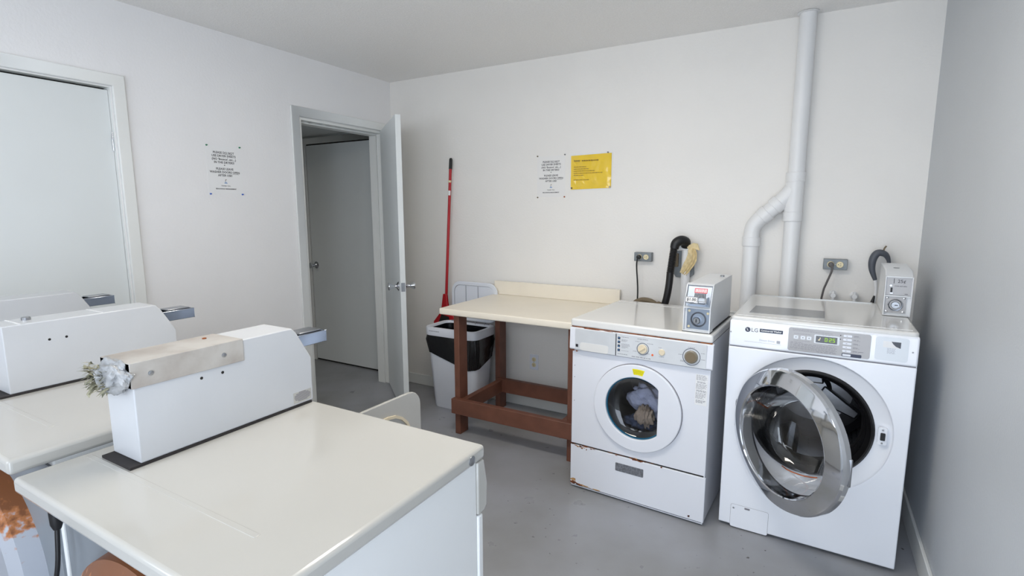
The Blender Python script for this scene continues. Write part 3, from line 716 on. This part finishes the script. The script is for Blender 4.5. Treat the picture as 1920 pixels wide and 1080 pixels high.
# ================================================================== OLDER WASHER
W1 = thing('washer', 'older white front-load washer with rust spots, round door shut on laundry', 'washer', (1.984, -.908, 0), R(-3.17))
w, D, H = .672, .645, .902
body = finish('cabinet', BX(0.004, w-.002, .64, D, .0, .858), M_WHITE, W1)
bm = NB(); box(bm, .004, .007, .004, .64, .01, .858); box(bm, w-.007, w-.002, .004, .64, .01, .858); box(bm, .007, w-.007, .004, .64, .01, .015)
finish('side_panel', bm, M_WHITE, W1)
front = finish('front_panel', plate_hole(NB(), .002, w, .246, .741, .345, .502, .165, 0, .012), M_WHITE, W1, .002)
finish('kick_panel', BX(.0, w+.003, -.002, .012, .020, .238), M_WHITE, W1, .003)
finish('seam_backing', BX(.006, w-.004, .006, .012, .2365, .2475), M_GAP, W1); finish('seam_backing', BX(.006, w-.004, .004, .012, .738, .744), M_GAP, W1)
lid = finish('lid', BX(-.004, w+.004, -.012, D, .864, .902), M_LID, W1, .009, 4)
finish('lid_rail', BX(.01, w-.01, D-.085, D-.08, .902, .905), M_LID, lid, .0015)
cp = finish('control_panel', prism(NB(), [(-.013, .746), (-.020, .752), (-.016, .858), (.0, .862), (.004, .862), (.004, .742)], 'x', -.006, w+.010), M_WHITE, W1, .003)
finish('lid_gap', BX(.0, w+.002, -.009, .0, .8605, .8645), M_RUST, W1)
yy = -.0185
dr = finish('detergent_drawer', BX(.026, .238, -.0225, -.012, .750, .856), M_SILVER2, W1, .001)
finish('drawer_handle', prism(NB(), rrect(.128, .770, .150, .040, .012), 'y', -.0235, -.0222), M_LID, dr)
finish('drawer_line', BX(.2385, .2410, -.0215, -.0195, .750, .856), M_GAP, cp)
finish('drawer_mark', BX(.030, .043, -.0235, -.0224, .764, .778), M_TEXT, dr)
pn = finish('panel_plate', BX(.243, .655, -.0212, -.0185, .750, .856), M_SILVER2, cp)
Y = -.0212
bm = NB()
for k, z in enumerate((.831, .812, .793, .773)): box(bm, .249, .261, Y-.0004, Y, z, z+.012)
ic = finish('pictogram', bm, M_TEXT, pn); bm = NB()
for k, z in enumerate((.836, .817, .795, .777)): box(bm, .2525, .2575, Y-.0008, Y-.0004, z, z+.005)
finish('pictogram_blue', bm, M_LIGHTB, ic)
bm = NB(); bars(bm, .268, .845, (.035,), .002, .004, Y-.0004, Y, 1); bars(bm, .268, .832, (.03, .028, .02), .0013, .004, Y-.0004, Y, 2); bars(bm, .268, .812, (.038, .04, .042, .03, .035, .02), .0013, .004, Y-.0004, Y, 3); bars(bm, .268, .779, (.035,), .0013, .004, Y-.0004, Y, 4)
bars(bm, .250, .762, (.05,), .002, .004, Y-.0004, Y, 5); bars(bm, .32, .759, (.09,), .0025, .004, Y-.0004, Y, 6, .012); bars(bm, .345, .846, (.05,), .0025, .004, Y-.0004, Y, 7); bars(bm, .335, .833, (.02,), .0015, .004, Y-.0004, Y, 8); bars(bm, .39, .829, (.03,), .0015, .004, Y-.0004, Y, 9)
bars(bm, .325, .785, (.02,), .0015, .004, Y-.0004, Y, 8); bars(bm, .385, .781, (.02,), .0015, .004, Y-.0004, Y, 8); bars(bm, .445, .818, (.014,), .0015, .004, Y-.0004, Y, 8); bars(bm, .448, .776, (.024,), .0015, .004, Y-.0004, Y, 8)
bars(bm, .575, .838, (.03,), .0015, .004, Y-.0004, Y, 8); bars(bm, .535, .801, (.02,), .0015, .004, Y-.0004, Y, 8); bars(bm, .545, .775, (.035, .02), .0015, .004, Y-.0004, Y, 8); bars(bm, .632, .818, (.018,), .0015, .004, Y-.0004, Y, 8); bars(bm, .634, .790, (.018,), .0015, .004, Y-.0004, Y, 8)
finish('fine_print', bm, M_GREY, pn)['kind'] = 'stuff'
def dial(par, cx, cz, r, m_, rr):
    finish('dial_ring', lathe(NB(), [(rr-.0022, -.0012), (rr, -.0012), (rr, 0), (rr-.0022, 0)], (cx, Y, cz), 'y', 40, True), M_NAVY, par)
    k = finish('knob', lathe(NB(), [(0, -.012), (r*.86, -.012), (r, -.009), (r, 0), (0, 0)], (cx, Y, cz), 'y', 36), m_, par)
    return k
k = dial(pn, .372, .800, .0215, M_CREAMK, .0285)
finish('knob_grip', prism(NB(), [(.372+.016*c_+.004*s_, .800+.016*s_-.004*c_) for c_, s_ in ((.7, .7),)] + [(.372+.0135-.0, .800+.0075), (.372-.0135, .800-.0155+.008-.004), (.372-.0165, .800-.006)], 'y', Y-.018, Y-.011), M_CREAMK, k)
finish('button', lathe(NB(), [(0, -.007), (.012, -.007), (.0145, -.004), (.0145, 0)], (.461, Y, .797), 'y', 28), M_CREAMK, pn)
k = dial(pn, .592, .796, .0285, M_TAUPE, .0385)
finish('dial_window', lathe(NB(), [(0, -.0126), (.022, -.0126), (.022, -.012)], (.592, Y, .796), 'y', 30), M_TUBE, k)
finish('indicator_lamp', lathe(NB(), [(0, -.003), (.0045, -.002), (.005, 0)], (.418, Y, .778), 'y', 16), M_ORL, pn)
# door
dd = finish('door', plate_hole(NB(), 0, 1, 0, 1, .345, .502, .153, -.018, .017, seg=96, clip=.105, outer=.214), M_WHITE, W1, .004, 3)
finish('door_seam', lathe(NB(), [(.2135, -.003), (.2165, -.003), (.2165, .001), (.2135, .001)], (.345, -.0005, .502), 'y', 72, True), M_GREY, W1)
finish('ring', plate_hole(NB(), 0, 1, 0, 1, .345, .502, .1475, -.006, .008, seg=96, clip=.108, outer=.1545), M_TEAL, dd)
# convex glass bowl
gb = finish('glass', lathe(NB(), [(.1530, .002), (.146, .010), (.125, .024), (.08, .034), (.0, .038)], (.345, 0, .502), 'y', 56), M_GLASS, dd)
finish('gasket', lathe(NB(), [(.166, .010), (.160, .020), (.150, .05), (.146, .075), (.150, .085), (.155, .075), (.168, .05), (.17, .014)], (.345, 0, .502), 'y', 56, True), M_BLACK, W1)
finish('drum', lathe(NB(), [(.150, .085), (.235, .10), (.24, .14), (.24, .42), (.2, .46), (0, .47)], (.345, 0, .502), 'y', 56), M_DKDRUM, W1)
# stickers
st = finish('yellow_sticker', prism(NB(), [(.345+rr*math.sin(t_), .502+rr*math.cos(t_)) for rr, ts in ((.196, (-.11, 0, .1, .2)), (.168, (.17, .08, 0, -.08))) for t_ in ts], 'y', -.0186, -.0179), M_YELS, dd)
bm = NB(); bars(bm, .328, .692, (.05, .052, .05, .045), .0014, .005, -.019, -.0186, 3); finish('fine_print', bm, mat('olive_print', (160, 150, 20), .6), st)['kind'] = 'stuff'
st = finish('instruction_label', BX(.610, .662, -.0008, 0, .575, .716), M_SHEET, W1)
bm = NB(); bars(bm, .613, .713, (.04, .042, .045, .044, .046, .04), .0014, .0042, -.0012, -.0008, 3, .008); bars(bm, .618, .684, (.035, .038), .002, .0048, -.0012, -.0008, 4, .008); bars(bm, .613, .672, (.046, .044, .046, .04, .044, .03), .0014, .0042, -.0012, -.0008, 5, .008)
bars(bm, .615, .644, (.042, .044), .0022, .0048, -.0012, -.0008, 6, .008); bars(bm, .613, .632, (.046, .044, .046, .04, .044, .03, .036), .0014, .0042, -.0012, -.0008, 7, .008); bars(bm, .615, .598, (.042, .04, .03), .0022, .0048, -.0012, -.0008, 8, .008)
finish('fine_print', bm, M_GREY, st)['kind'] = 'stuff'
bm = NB(); prism(bm, rrect(.318, .181, .142, .042, .004), 'y', -.004, -.001); vt = finish('name_plate', bm, mat('speckled_grey_plate', (126, 128, 134), .5, .4, var=.25, vscale=140), W1, .0008)
for z in (.475, .60, .66): screw('screw', W1, (.016, 0, z), .0022, '-y', M_GREY, .001)
bm = NB()
for i, (x, z, a, b) in enumerate(((.012, .243, .03, .010), (.030, .236, .022, .006), (.056, .235, .018, .012), (.064, .228, .016, .008), (.085, .240, .04, .006), (.09, .226, .006, .010), (.115, .236, .014, .006), (.13, .238, .02, .004), (.215, .244, .03, .004), (.25, .238, .016, .005),
                                  (.325, .244, .02, .006), (.345, .240, .035, .013), (.372, .240, .035, .012), (.395, .2425, .02, .005), (.475, .237, .012, .009), (.42, .245, .05, .002), (.10, .2435, .12, .003), (.26, .2435, .1, .002))):
    patch(bm, x, z, a, b, -.0018, i)
for i, (x, z, a, b) in enumerate(((.085, .858, .05, .008), (.118, .862, .045, .010), (.14, .858, .04, .006), (.20, .858, .05, .004), (.235, .857, .03, .004), (.018, .745, .018, .008), (.035, .742, .016, .006))): patch(bm, x, z, a, b, -.0205 if z < .8 else -.0125, 50+i, th=.002)
for i, (x, z, a, b) in enumerate(((.02, .030, .045, .022), (.05, .024, .05, .012), (.61, .035, .012, .012), (.31, .292, .024, .008))): patch(bm, x, z, a, b, -.002 if z < .2 else -.0005, 70+i)
finish('rust_spots', bm, M_RUST, W1)['kind'] = 'stuff'
bm = NB()
for i, (x, z, a, b) in enumerate(((.02, .045, .04, .02), (.08, .026, .08, .008), (.15, .024, .05, .006), (.04, .232, .02, .01), (.074, .232, .02, .006), (.345, .247, .03, .004))): patch(bm, x, z, a, b, -.0018, 90+i)
finish('pale_rust_spots', bm, M_RUSTL, W1)['kind'] = 'stuff'
for x, y in ((.05, .05), (w-.05, .05), (.05, D-.05), (w-.05, D-.05)):
    finish('foot', cyl(NB(), (x, y, 0), (x, y, .022), .016, seg=16), M_BLACK, W1)

def cloth(name, label, c, s, m_, seed, fold=5., amp=.22, rot=0):
    bm = NB(); bmesh.ops.create_icosphere(bm, subdivisions=5, radius=1); cr, sr = math.cos(rot), math.sin(rot)
    for v in bm.verts:
        d = v.co.normalized(); k = 1+amp*noise.noise(d*1.7+Vector((seed, 0, 0)))+.12*math.sin(fold*d.x*2+3*noise.noise(d*2+Vector((0, seed, 0))))+.08*noise.noise(d*6+Vector((seed,)*3))
        x, z = d.x*s[0]*k, d.z*s[2]*k; v.co = Vector((x*cr-z*sr, d.y*s[1]*k, x*sr+z*cr))
    o = finish(name, bm, m_, None, angle=180); o.location = W1.location+Matrix.Rotation(R(-3.17), 3, 'Z')@Vector(c); o.rotation_euler = (0, 0, R(-3.17)); return tagit(o, label, 'laundry', 'laundry inside the older washer')
cloth('towel', 'pale lavender towel behind the glass of the older washer', (.352, .205, .462), (.125, .07, .072), M_TOWEL, 1.3, 4, rot=-.5)
cloth('cloth', 'taupe bunched cloth in front of the lavender towel', (.352, .105, .425), (.046, .032, .050), M_TAN, 4.1, 9, .3)
cloth('trousers', 'dark navy garment at the bottom of the washer drum', (.325, .14, .378), (.085, .045, .036), M_DENIM, 7.7, 6)

# coin meter of the older washer
mc = finish('meter_case', prism(NB(), [(.014, .908), (.014, 1.010), (.056, 1.100), (.066, 1.112), (.46, 1.116), (.46, .908)], 'x', .545, .655), M_METER2, W1, .002)
side = [(.0, .905), (.0, 1.012), (.042, 1.108), (.060, 1.114), (.06, .905)]
bm = NB(); prism(bm, side, 'x', .542, .546); prism(bm, side, 'x', .654, .658)
prism(bm, [(0, .905), (.06, .905), (.06, .909), (0, .909)], 'x', .546, .654); prism(bm, [(0, 1.008), (.05, 1.008), (.05, 1.013), (0, 1.013)], 'x', .546, .654); prism(bm, [(.042, 1.108), (.06, 1.114), (.07, 1.108), (.05, 1.102)], 'x', .546, .654)
finish('meter_rim', bm, M_METER2, mc, .001)
finish('gasket', BX(.54, .66, .002, .462, .9025, .905), M_BLACK, mc)
lp = finish('lock_plate', BX(.556, .652, .0105, .014, .916, 1.006), M_GALV, mc)
finish('lock_recess', lathe(NB(), [(.0335, .0), (.0335, -.004), (.030, -.005), (.027, .0), (.0, .0012)], (.606, .0105, .960), 'y', 36), M_DGREY, lp)
lk = finish('lock_cylinder', lathe(NB(), [(0, -.014), (.0135, -.014), (.0155, -.011), (.0155, 0)], (.600, .0105, .955), 'y', 28), M_STEEL, lp)
finish('keyway', BX(.598, .602, -.0042, -.0034, .948, .963), M_BLACK, lk)
for x, z in ((.566, .926), (.566, .996), (.645, .99)): screw('screw', lp, (x, .0105, z), .0055, '-y', M_IVORY)
# slanted coin slot plate: local frame on the slope
sl = bpy.data.meshes.new('slot'); 
sa = math.atan2(.042, .096)
def slope_obj(name, bm, m_, par, bev=0.):
    o = finish(name, bm, m_, par, bev)
    Tm = Matrix.Translation((.600, .0105, 1.012))@Matrix.Rotation(-sa, 4, 'X')
    for v in o.data.vertices: v.co = Tm@v.co
    return o
cpb = slope_obj('coin_plate', BX(-.05, .05, -.001, .001, .006, .096), M_GALV, mc)
slope_obj('slot_label', BX(-.022, .032, -.0022, -.001, .066, .088), M_REDP, cpb)
bm = NB()
for i in range(8): box(bm, -.0185+i*.0062, -.0145+i*.0062, -.0028, -.0021, .069, .085)
slope_obj('slot_label_stripe', bm, M_SHEET, cpb)
bm = NB()
for i in range(8): box(bm, -.0195+i*.0062, -.0165+i*.0062, -.004, -.001, .044, .064)
slope_obj('coin_slot', bm, M_BLACK, cpb)
bm = NB(); prism(bm, [(-.001, .012), (-.052, .010), (-.052, .030), (-.001, .052)], 'x', -.044, -.038); prism(bm, [(-.001, .012), (-.052, .010), (-.052, .030), (-.001, .052)], 'x', .036, .042); box(bm, -.038, .036, -.050, -.001, .010, .018)
cs = slope_obj('coin_slide', bm, M_CHROME, mc, .001)
fp = slope_obj('slide_front', BX(-.044, .012, -.056, -.052, .006, .034), M_CHROME, cs, .002)
pl = slope_obj('price_tag', BX(-.040, .006, -.0572, -.056, .010, .030), M_SHEET, fp)
tx = text('price_lettering', '$1.00', .0175, M_TEXT, pl, (0, 0, 0), sx=1., bold=.0004)
tx.matrix_local = Matrix.Translation((.600, .0105, 1.012))@Matrix.Rotation(-sa, 4, 'X')@Matrix.Translation((-.017, -.0575, .020))@Matrix.Rotation(R(90), 4, 'X')
finish('top_lock', lathe(NB(), [(0, .006), (.008, .006), (.010, .004), (.010, 0)], (.628, .36, 1.1155), 'z', 20), M_STEEL, mc)

# ================================================================== NEWER WASHER
W2 = thing('washer', 'newer white front-load washer with its chrome-ringed door swung open, in the right corner', 'washer', (2.713, -.875, 0), R(-1.45))
w, D, H = .664, .700, .979
cx, cz = .330, .551
bm = NB(); box(bm, .004, w-.004, .64, D, .02, .955)
finish('cabinet_rear', bm, M_WHITE2, W2, .004)
bm = NB(); box(bm, .0, .004, .012, D, .02, .955); box(bm, w-.004, w, .012, D, .02, .955); box(bm, .004, w-.004, .012, D, .02, .024); box(bm, .004, w-.004, .012, D, .94, .955)
finish('side_panel', bm, M_WHITE2, W2)
fp = finish('front_panel', plate_hole(NB(), .0, w, .014, .845, cx, cz, .284, 0, .014), M_WHITE2, W2, .008, 3)
finish('seam', BX(.004, w-.004, .004, .014, .843, .852), M_GREY, W2)
cp = finish('control_panel', prism(NB(), [(-.002, .849), (-.002, .935), (.004, .962), (.03, .966), (.03, .849)], 'x', .0, w), M_WHITE2, W2, .007, 3)
tp_ = finish('top_panel', prism(NB(), rrect(w/2, D/2+.005, w-.004, D-.006, .02), 'z', .958, .979), M_LID, W2, .008, 3)
finish('top_inlay', prism(NB(), [(.06, .125), (.352, .140), (.350, .322), (.065, .322)], 'z', .979, .9805), mat('grey_inlay', (140, 142, 144), .22), tp_)
finish('top_seam', BX(.351, .3525, .09, .66, .979, .9795), M_LGREY, tp_)
finish('top_edge_trim', BX(.02, w-.02, .045, .049, .979, .9805), M_SHEET, tp_)
finish('top_edge_trim', BX(.02, w-.12, D-.03, D-.024, .979, .983), M_CLEARP, tp_)
Y = -.002
def onp(name, bm, m_, par=cp): return finish(name, bm, m_, par)
finish('logo_disc', lathe(NB(), [(0, -.0008), (.0105, -.0008), (.0105, 0)], (.073, Y, .927), 'y', 28), M_NAVY, cp)
bm = NB(); box(bm, .0705, .0725, Y-.0012, Y-.0008, .923, .932); box(bm, .0725, .0765, Y-.0012, Y-.0008, .923, .925); cyl(bm, (.0675, Y-.0012, .9315), (.0675, Y-.0008, .9315), .0013, seg=10); onp('logo_face', bm, M_SHEET)
text('logo_lettering', 'LG', .023, M_GREY, cp, (.1005, Y-.0004, .926), bold=.0002)
bd = onp('badge', BX(.120, .208, Y-.0006, Y, .921, .936), M_NAVY)
text('badge_lettering', 'Commercial Washer', .0105, M_SHEET, bd, (.164, Y-.0008, .9285), sx=.88, bold=.0003)
text('drive_lettering', 'Direct Drive', .0115, M_LGREY, cp, (.150, Y-.0004, .886))
onp('drive_icon', prism(NB(), [(.187, .879), (.200, .879), (.200, .891), (.187, .891)], 'y', Y-.0004, Y), M_LGREY)
onp('drive_line', BX(.062, .204, Y-.0004, Y, .8745, .8755), M_LGREY)
sp_ = finish('silver_panel', prism(NB(), rrect(.371, .907, .284, .097, .008), 'y', Y-.0015, Y), M_SILVER, cp)
Y2 = Y-.0015
db = onp('display_bezel', prism(NB(), rrect(.366, .918, .088, .036, .004), 'y', Y2-.0004, Y2), M_SILVER2, sp_)
ds = onp('display', BX(.328, .402, Y2-.001, Y2-.0004, .904, .931), M_DISP, sp_)
# seven segment 0:25
def seg7(bm, x, z, s, on):
    h = s; w_ = s*.55; t_ = s*.13; y0, y1 = Y2-.0014, Y2-.001
    S = {'a': (x, x+w_, z+h-t_, z+h), 'g': (x, x+w_, z+h/2-t_/2, z+h/2+t_/2), 'd': (x, x+w_, z, z+t_), 'f': (x, x+t_, z+h/2, z+h), 'b': (x+w_-t_, x+w_, z+h/2, z+h), 'e': (x, x+t_, z, z+h/2), 'c': (x+w_-t_, x+w_, z, z+h/2)}
    for k in on: box(bm, S[k][0], S[k][1], y0, y1, S[k][2], S[k][3])
bm = NB(); seg7(bm, .3595, .9105, .0155, 'abcdef'); seg7(bm, .3745, .9105, .0155, 'abged'); seg7(bm, .3860, .9105, .0155, 'afgcd')
box(bm, .3705, .3722, Y2-.0014, Y2-.001, .914, .916); box(bm, .3705, .3722, Y2-.0014, Y2-.001, .920, .922); onp('display_digits', bm, M_LED, ds)
bm = NB(); prism(bm, [(.336, .912), (.342, .912), (.345, .925), (.342, .926), (.340, .917), (.336, .917)], 'y', Y2-.0014, Y2-.001); onp('display_icon', bm, M_IVORY, ds)
bm = NB()
for x in (.257, .282, .304): prism(bm, rrect(x, .917, .017, .015, .003), 'y', Y2-.0005, Y2)
pb = onp('pictogram_tile', bm, M_SILVER2, sp_); bm = NB()
for x in (.257, .282, .304): lathe(bm, [(0, -.0008), (.0018, -.0008), (.0018, 0)], (x, Y2, .917), 'y', 10)
onp('pictogram_dot', bm, M_TEXT, pb)
for i in range(5):
    z = .9425-i*.0152; onp('button', prism(NB(), rrect(.436, z, .029, .0085, .003), 'y', Y2-.0022, Y2), M_PLAST, sp_)
    onp('button_mark', BX(.431, .436, Y2-.0026, Y2-.0022, z-.0008, z+.0008), M_GREY, sp_)
onp('start_frame', prism(NB(), rrect(.4535, .8655, .066, .013, .003), 'y', Y2-.0008, Y2), M_NAVY, sp_); onp('button', prism(NB(), rrect(.437, .8655, .028, .008, .002), 'y', Y2-.0025, Y2-.0008), M_PLAST, sp_)
bm = NB()
for i in range(5): bars(bm, .456, .9445-i*.0152, (.016 if i < 4 else .040,), .0018, .004, Y2-.0004, Y2, i+20, .012); bars(bm, .456, .9405-i*.0152, (.022,), .001, .004, Y2-.0004, Y2, i+30)
bars(bm, .244, .950, (.07, .14), .0012, .005, Y2-.0004, Y2, 3); bars(bm, .349, .937, (.04,), .0014, .005, Y2-.0004, Y2, 4, .01); bars(bm, .25, .932, (.058,), .001, .005, Y2-.0004, Y2, 4); bars(bm, .250, .903, (.058,), .001, .005, Y2-.0004, Y2, 4)
bars(bm, .238, .8965, (.045, .16, .165, .16, .165, .16), .0014, .0052, Y2-.0004, Y2, 5, .009); bars(bm, .372, .8985, (.03,), .0014, .005, Y2-.0004, Y2, 6); bars(bm, .334, .8655, (.07,), .0016, .005, Y2-.0004, Y2, 7, .012)
onp('fine_print', bm, M_GREY, sp_)['kind'] = 'stuff'
bm = NB(); lathe(bm, [(0, -.0006), (.0022, -.0006), (.0022, 0)], (.412, Y2, .9425), 'y', 10); lathe(bm, [(0, -.0006), (.0022, -.0006), (.0022, 0)], (.412, Y2, .927), 'y', 10); onp('indicator', bm, M_TEXT, sp_)
cr = finish('card_recess', prism(NB(), rrect(.580, .908, .104, .092, .010), 'y', Y-.0008, Y), mat('recess_white', (226, 232, 238), .3), cp)
onp('card_picture', BX(.552, .607, Y-.0013, Y-.0008, .914, .938), M_SHEET, cr)
bm = NB(); prism(bm, [(.577, .938), (.607, .938), (.607, .914), (.592, .920), (.583, .929)], 'y', Y-.0017, Y-.0013); onp('card_dark_area', bm, M_DGREY, cr)  # dark grey area over one corner of the card picture
bm = NB(); bars(bm, .566, .911, (.026, .024, .026, .024, .026), .0016, .0045, Y-.0013, Y-.0008, 3); onp('fine_print', bm, M_LGREY, cr)['kind'] = 'stuff'
screw('screw', cp, (.645, Y, .905), .003, '-y'); screw('screw', cp, (.006, Y, .91), .003, '-y')
# opening
finish('door_recess', lathe(NB(), [(.2845, .0), (.276, .010), (.262, .014), (.250, .022), (.226, .024)], (cx, 0, cz), 'y', 72), M_WHITE2, W2)
finish('gasket', lathe(NB(), [(.2275, .020), (.220, .012), (.214, .016), (.208, .035), (.200, .05), (.196, .045), (.190, .06), (.192, .11), (.186, .118), (.20, .13), (.226, .06)], (cx, 0, cz), 'y', 72, True), M_BLACK, W2)
dm = finish('drum', lathe(NB(), [(.19, .13), (.25, .145), (.255, .17), (.255, .52)], (cx, 0, cz), 'y', 72), M_DRUM, W2)
finish('drum_back', lathe(NB(), [(.255, .52), (.23, .55), (0, .56)], (cx, 0, cz), 'y', 72), M_DKDRUM, dm)
for k in range(3):
    a = 2*PI*k/3+.15; T = Matrix.Translation((cx, 0, cz))@Matrix.Rotation(-a, 4, 'Y'); bm = NB()
    prism(bm, [(.235, -.045), (.255, -.05), (.255, .05), (.235, .045), (.195, .016), (.195, -.016)], 'y', .17, .5)
    for v in bm.verts: v.co = T@Vector((v.co.x, v.co.y, v.co.z))
    finish('drum_paddle', bm, M_STEEL, dm, .006, 2)
for k in range(3):
    a = 2*PI*k/3-.5; T = Matrix.Translation((cx, 0, cz))@Matrix.Rotation(-a, 4, 'Y'); bm = NB(); prism(bm, [(.03, -.045), (.22, -.02), (.22, .02), (.03, .045)], 'y', .515, .55)
    for v in bm.verts: v.co = T@v.co
    finish('spider_arm', bm, M_STEEL, dm, .008, 2)
finish('drum_spider', lathe(NB(), [(0, .52), (.06, .525), (.08, .545), (.2, .555)], (cx, 0, cz), 'y', 40), M_STEEL, dm)
la = finish('latch', prism(NB(), rrect(.581, .556, .016, .030, .003), 'y', .001, .012), M_BLACK, W2)
for v in la.data.vertices: v.co.y -= .006
finish('latch_plate', prism(NB(), rrect(.580, .556, .030, .068, .006), 'y', -.0003, .0122), M_WHITE2, W2)
la2 = finish('latch_slot', prism(NB(), rrect(.581, .556, .016, .028, .003), 'y', -.0010, .0002), M_BLACK, la); screw('screw', la, (.580, -.0003, .583), .0035, '-y'); screw('screw', la, (.580, -.0003, .529), .0035, '-y')
# swung door: root at hinge
dth = R(43.2)
dor = bpy.data.objects.new('door', None)
rr = .278
RC = .213
prof = [(RC-.006, .0), (RC-.002, -.030), (RC+.002, -.0335), (RC+.004, -.034), (.264, -.018), (.2715, -.014), (.277, -.004), (rr, .006), (.2785, .016), (.272, .022), (.258, .026), (.215, .026), (RC-.006, .020)]
door = finish('door', lathe(NB(), prof, (rr, 0, 0), 'y', 96, True), M_CHROME, W2, angle=14); door['label'] = 'chrome-ringed door swung open on its left hinge'
door.location = (.052, -.030, cz); door.rotation_euler = (0, 0, -dth)
finish('glass_bowl', lathe(NB(), [(RC-.004, -.022), (RC-.010, .006), (.180, .065), (.160, .110), (.14, .125), (.06, .135), (0, .137)], (rr, 0, 0), 'y', 72), M_GLASS2, door)
finish('inner_ring', lathe(NB(), [(.262, .024), (.262, .034), (.215, .034), (.205, .026)], (rr, 0, 0), 'y', 72), M_DGREY, door)
finish('handle_line', prism(NB(), [(rr*2-.008, -.05), (rr*2+.0015, -.05), (rr*2+.0015, .05), (rr*2-.008, .05)], 'y', .010, .018), M_STEEL, door, .002)
finish('rust_line', tube(NB(), [(x, .082, z) for x, z in ((.190, -.160), (.215, -.163), (.245, -.160), (.275, -.154), (.305, -.147), (.335, -.136), (.362, -.124))], .0022, 8), M_ORANGE, door)
finish('hinge', BX(.045, .085, -.022, .004, cz-.06, cz+.06), M_STEEL, W2, .004)
# filter flap
fl = finish('filter_flap', prism(NB(), rrect(.127, .060, .154, .108, .008), 'y', -.0012, .0), M_WHITE2, W2)
bm = NB(); o_ = rrect(.127, .060, .156, .110, .009); i_ = rrect(.127, .060, .1535, .1075, .008)
A = [bm.verts.new((x, -.0003, z)) for x, z in o_]; B = [bm.verts.new((x, -.0003, z)) for x, z in i_]
for k in range(len(A)): bm.faces.new((A[k], A[(k+1) % len(A)], B[(k+1) % len(A)], B[k]))
finish('flap_seam', bm, M_GREY, fl); screw('screw', fl, (.062, -.0012, .098), .004, '-y'); finish('flap_catch', prism(NB(), rrect(.118, .106, .022, .008, .002), 'y', -.0022, -.0012), M_GREY, fl)
for x, y in ((.06, .06), (w-.06, .06), (.06, D-.06), (w-.06, D-.06)): finish('foot', cyl(NB(), (x, y, 0), (x, y, .022), .02, seg=16), M_BLACK, W2)

# its coin meter
x0, x1, y0, y1, z0, z1 = .566, .664, .345, .66, .981, 1.178
mc = finish('meter_case', prism(NB(), [(y0+.012, z0), (y0+.012, z0+.168), (y0+.055, z1-.003), (y1, z1+.006), (y1, z0)], 'x', x0, x1), M_METER2, W2, .003)
bm = NB()
for a, b in ((x0, x0+.004), (x1-.004, x1)): prism(bm, [(y0, z0), (y0, z0+.088), (y0+.004, z0+.170), (y0+.05, z0+.175), (y0+.05, z0)], 'x', a, b)
box(bm, x0+.004, x1-.004, y0, y0+.02, z0, z0+.005); box(bm, x0+.004, x1-.004, y0, y0+.02, z0+.084, z0+.089); box(bm, x0+.004, x1-.004, y0+.003, y0+.03, z0+.166, z0+.172)
finish('meter_rim', bm, M_METER2, mc, .001)
lp = finish('lock_plate', BX(x0+.006, x1-.018, y0+.007, y0+.012, z0+.012, z0+.083), M_SILVER, mc)
c0 = (x0+.043, y0+.007, z0+.047)
finish('lock_ring', lathe(NB(), [(.026, 0), (.0275, -.004), (.025, -.006), (.021, -.001), (.021, 0)], c0, 'y', 36), M_CHROME, lp)
lk = finish('lock_cylinder', lathe(NB(), [(0, -.008), (.0135, -.008), (.016, -.005), (.016, 0)], c0, 'y', 30), M_STEEL, lp)
finish('keyway', BX(c0[0]-.003, c0[0]+.009, y0-.0018, y0-.001, c0[2]-.0015, c0[2]+.0015), M_BLACK, lk)
for x, z in ((x0+.013, z0+.018), (x0+.013, z0+.077), (x1-.026, z0+.018), (x1-.026, z0+.077)): screw('screw', lp, (x, y0+.007, z), .0048, '-y', M_CHROME)
cpb = finish('coin_plate', BX(x0+.005, x1-.007, y0+.008, y0+.012, z0+.090, z0+.166), M_SILVER, mc)
finish('coin_slot', BX(x0+.030, x0+.032, y0+.0072, y0+.008, z0+.140, z0+.162), M_BLACK, cpb)
text('price_lettering', '25¢', .020, M_TEXT, cpb, (x0+.058, y0+.0074, z0+.150)); text('return_lettering', 'COIN RETURN', .0065, M_TEXT, cpb, (x0+.056, y0+.0076, z0+.129))
finish('return_button', lathe(NB(), [(0, -.004), (.0045, -.004), (.0055, 0)], (x0+.021, y0+.008, z0+.131), 'y', 16), M_CHROME, cpb)
finish('return_slot', BX(x0+.021, x0+.028, y0+.0068, y0+.008, z0+.100, z0+.122), M_BLACK, cpb); finish('return_lip', BX(x0+.020, x0+.030, y0+.003, y0+.008, z0+.096, z0+.101), M_CHROME, cpb)
finish('maker_mark', BX(x1-.026, x1-.015, y0+.0074, y0+.008, z0+.094, z0+.098), M_GREY, cpb)
finish('top_lock', lathe(NB(), [(0, .002), (.010, .002), (.012, 0)], (x0+.045, y0+.13, z1-.0005), 'z', 20), M_STEEL, mc)
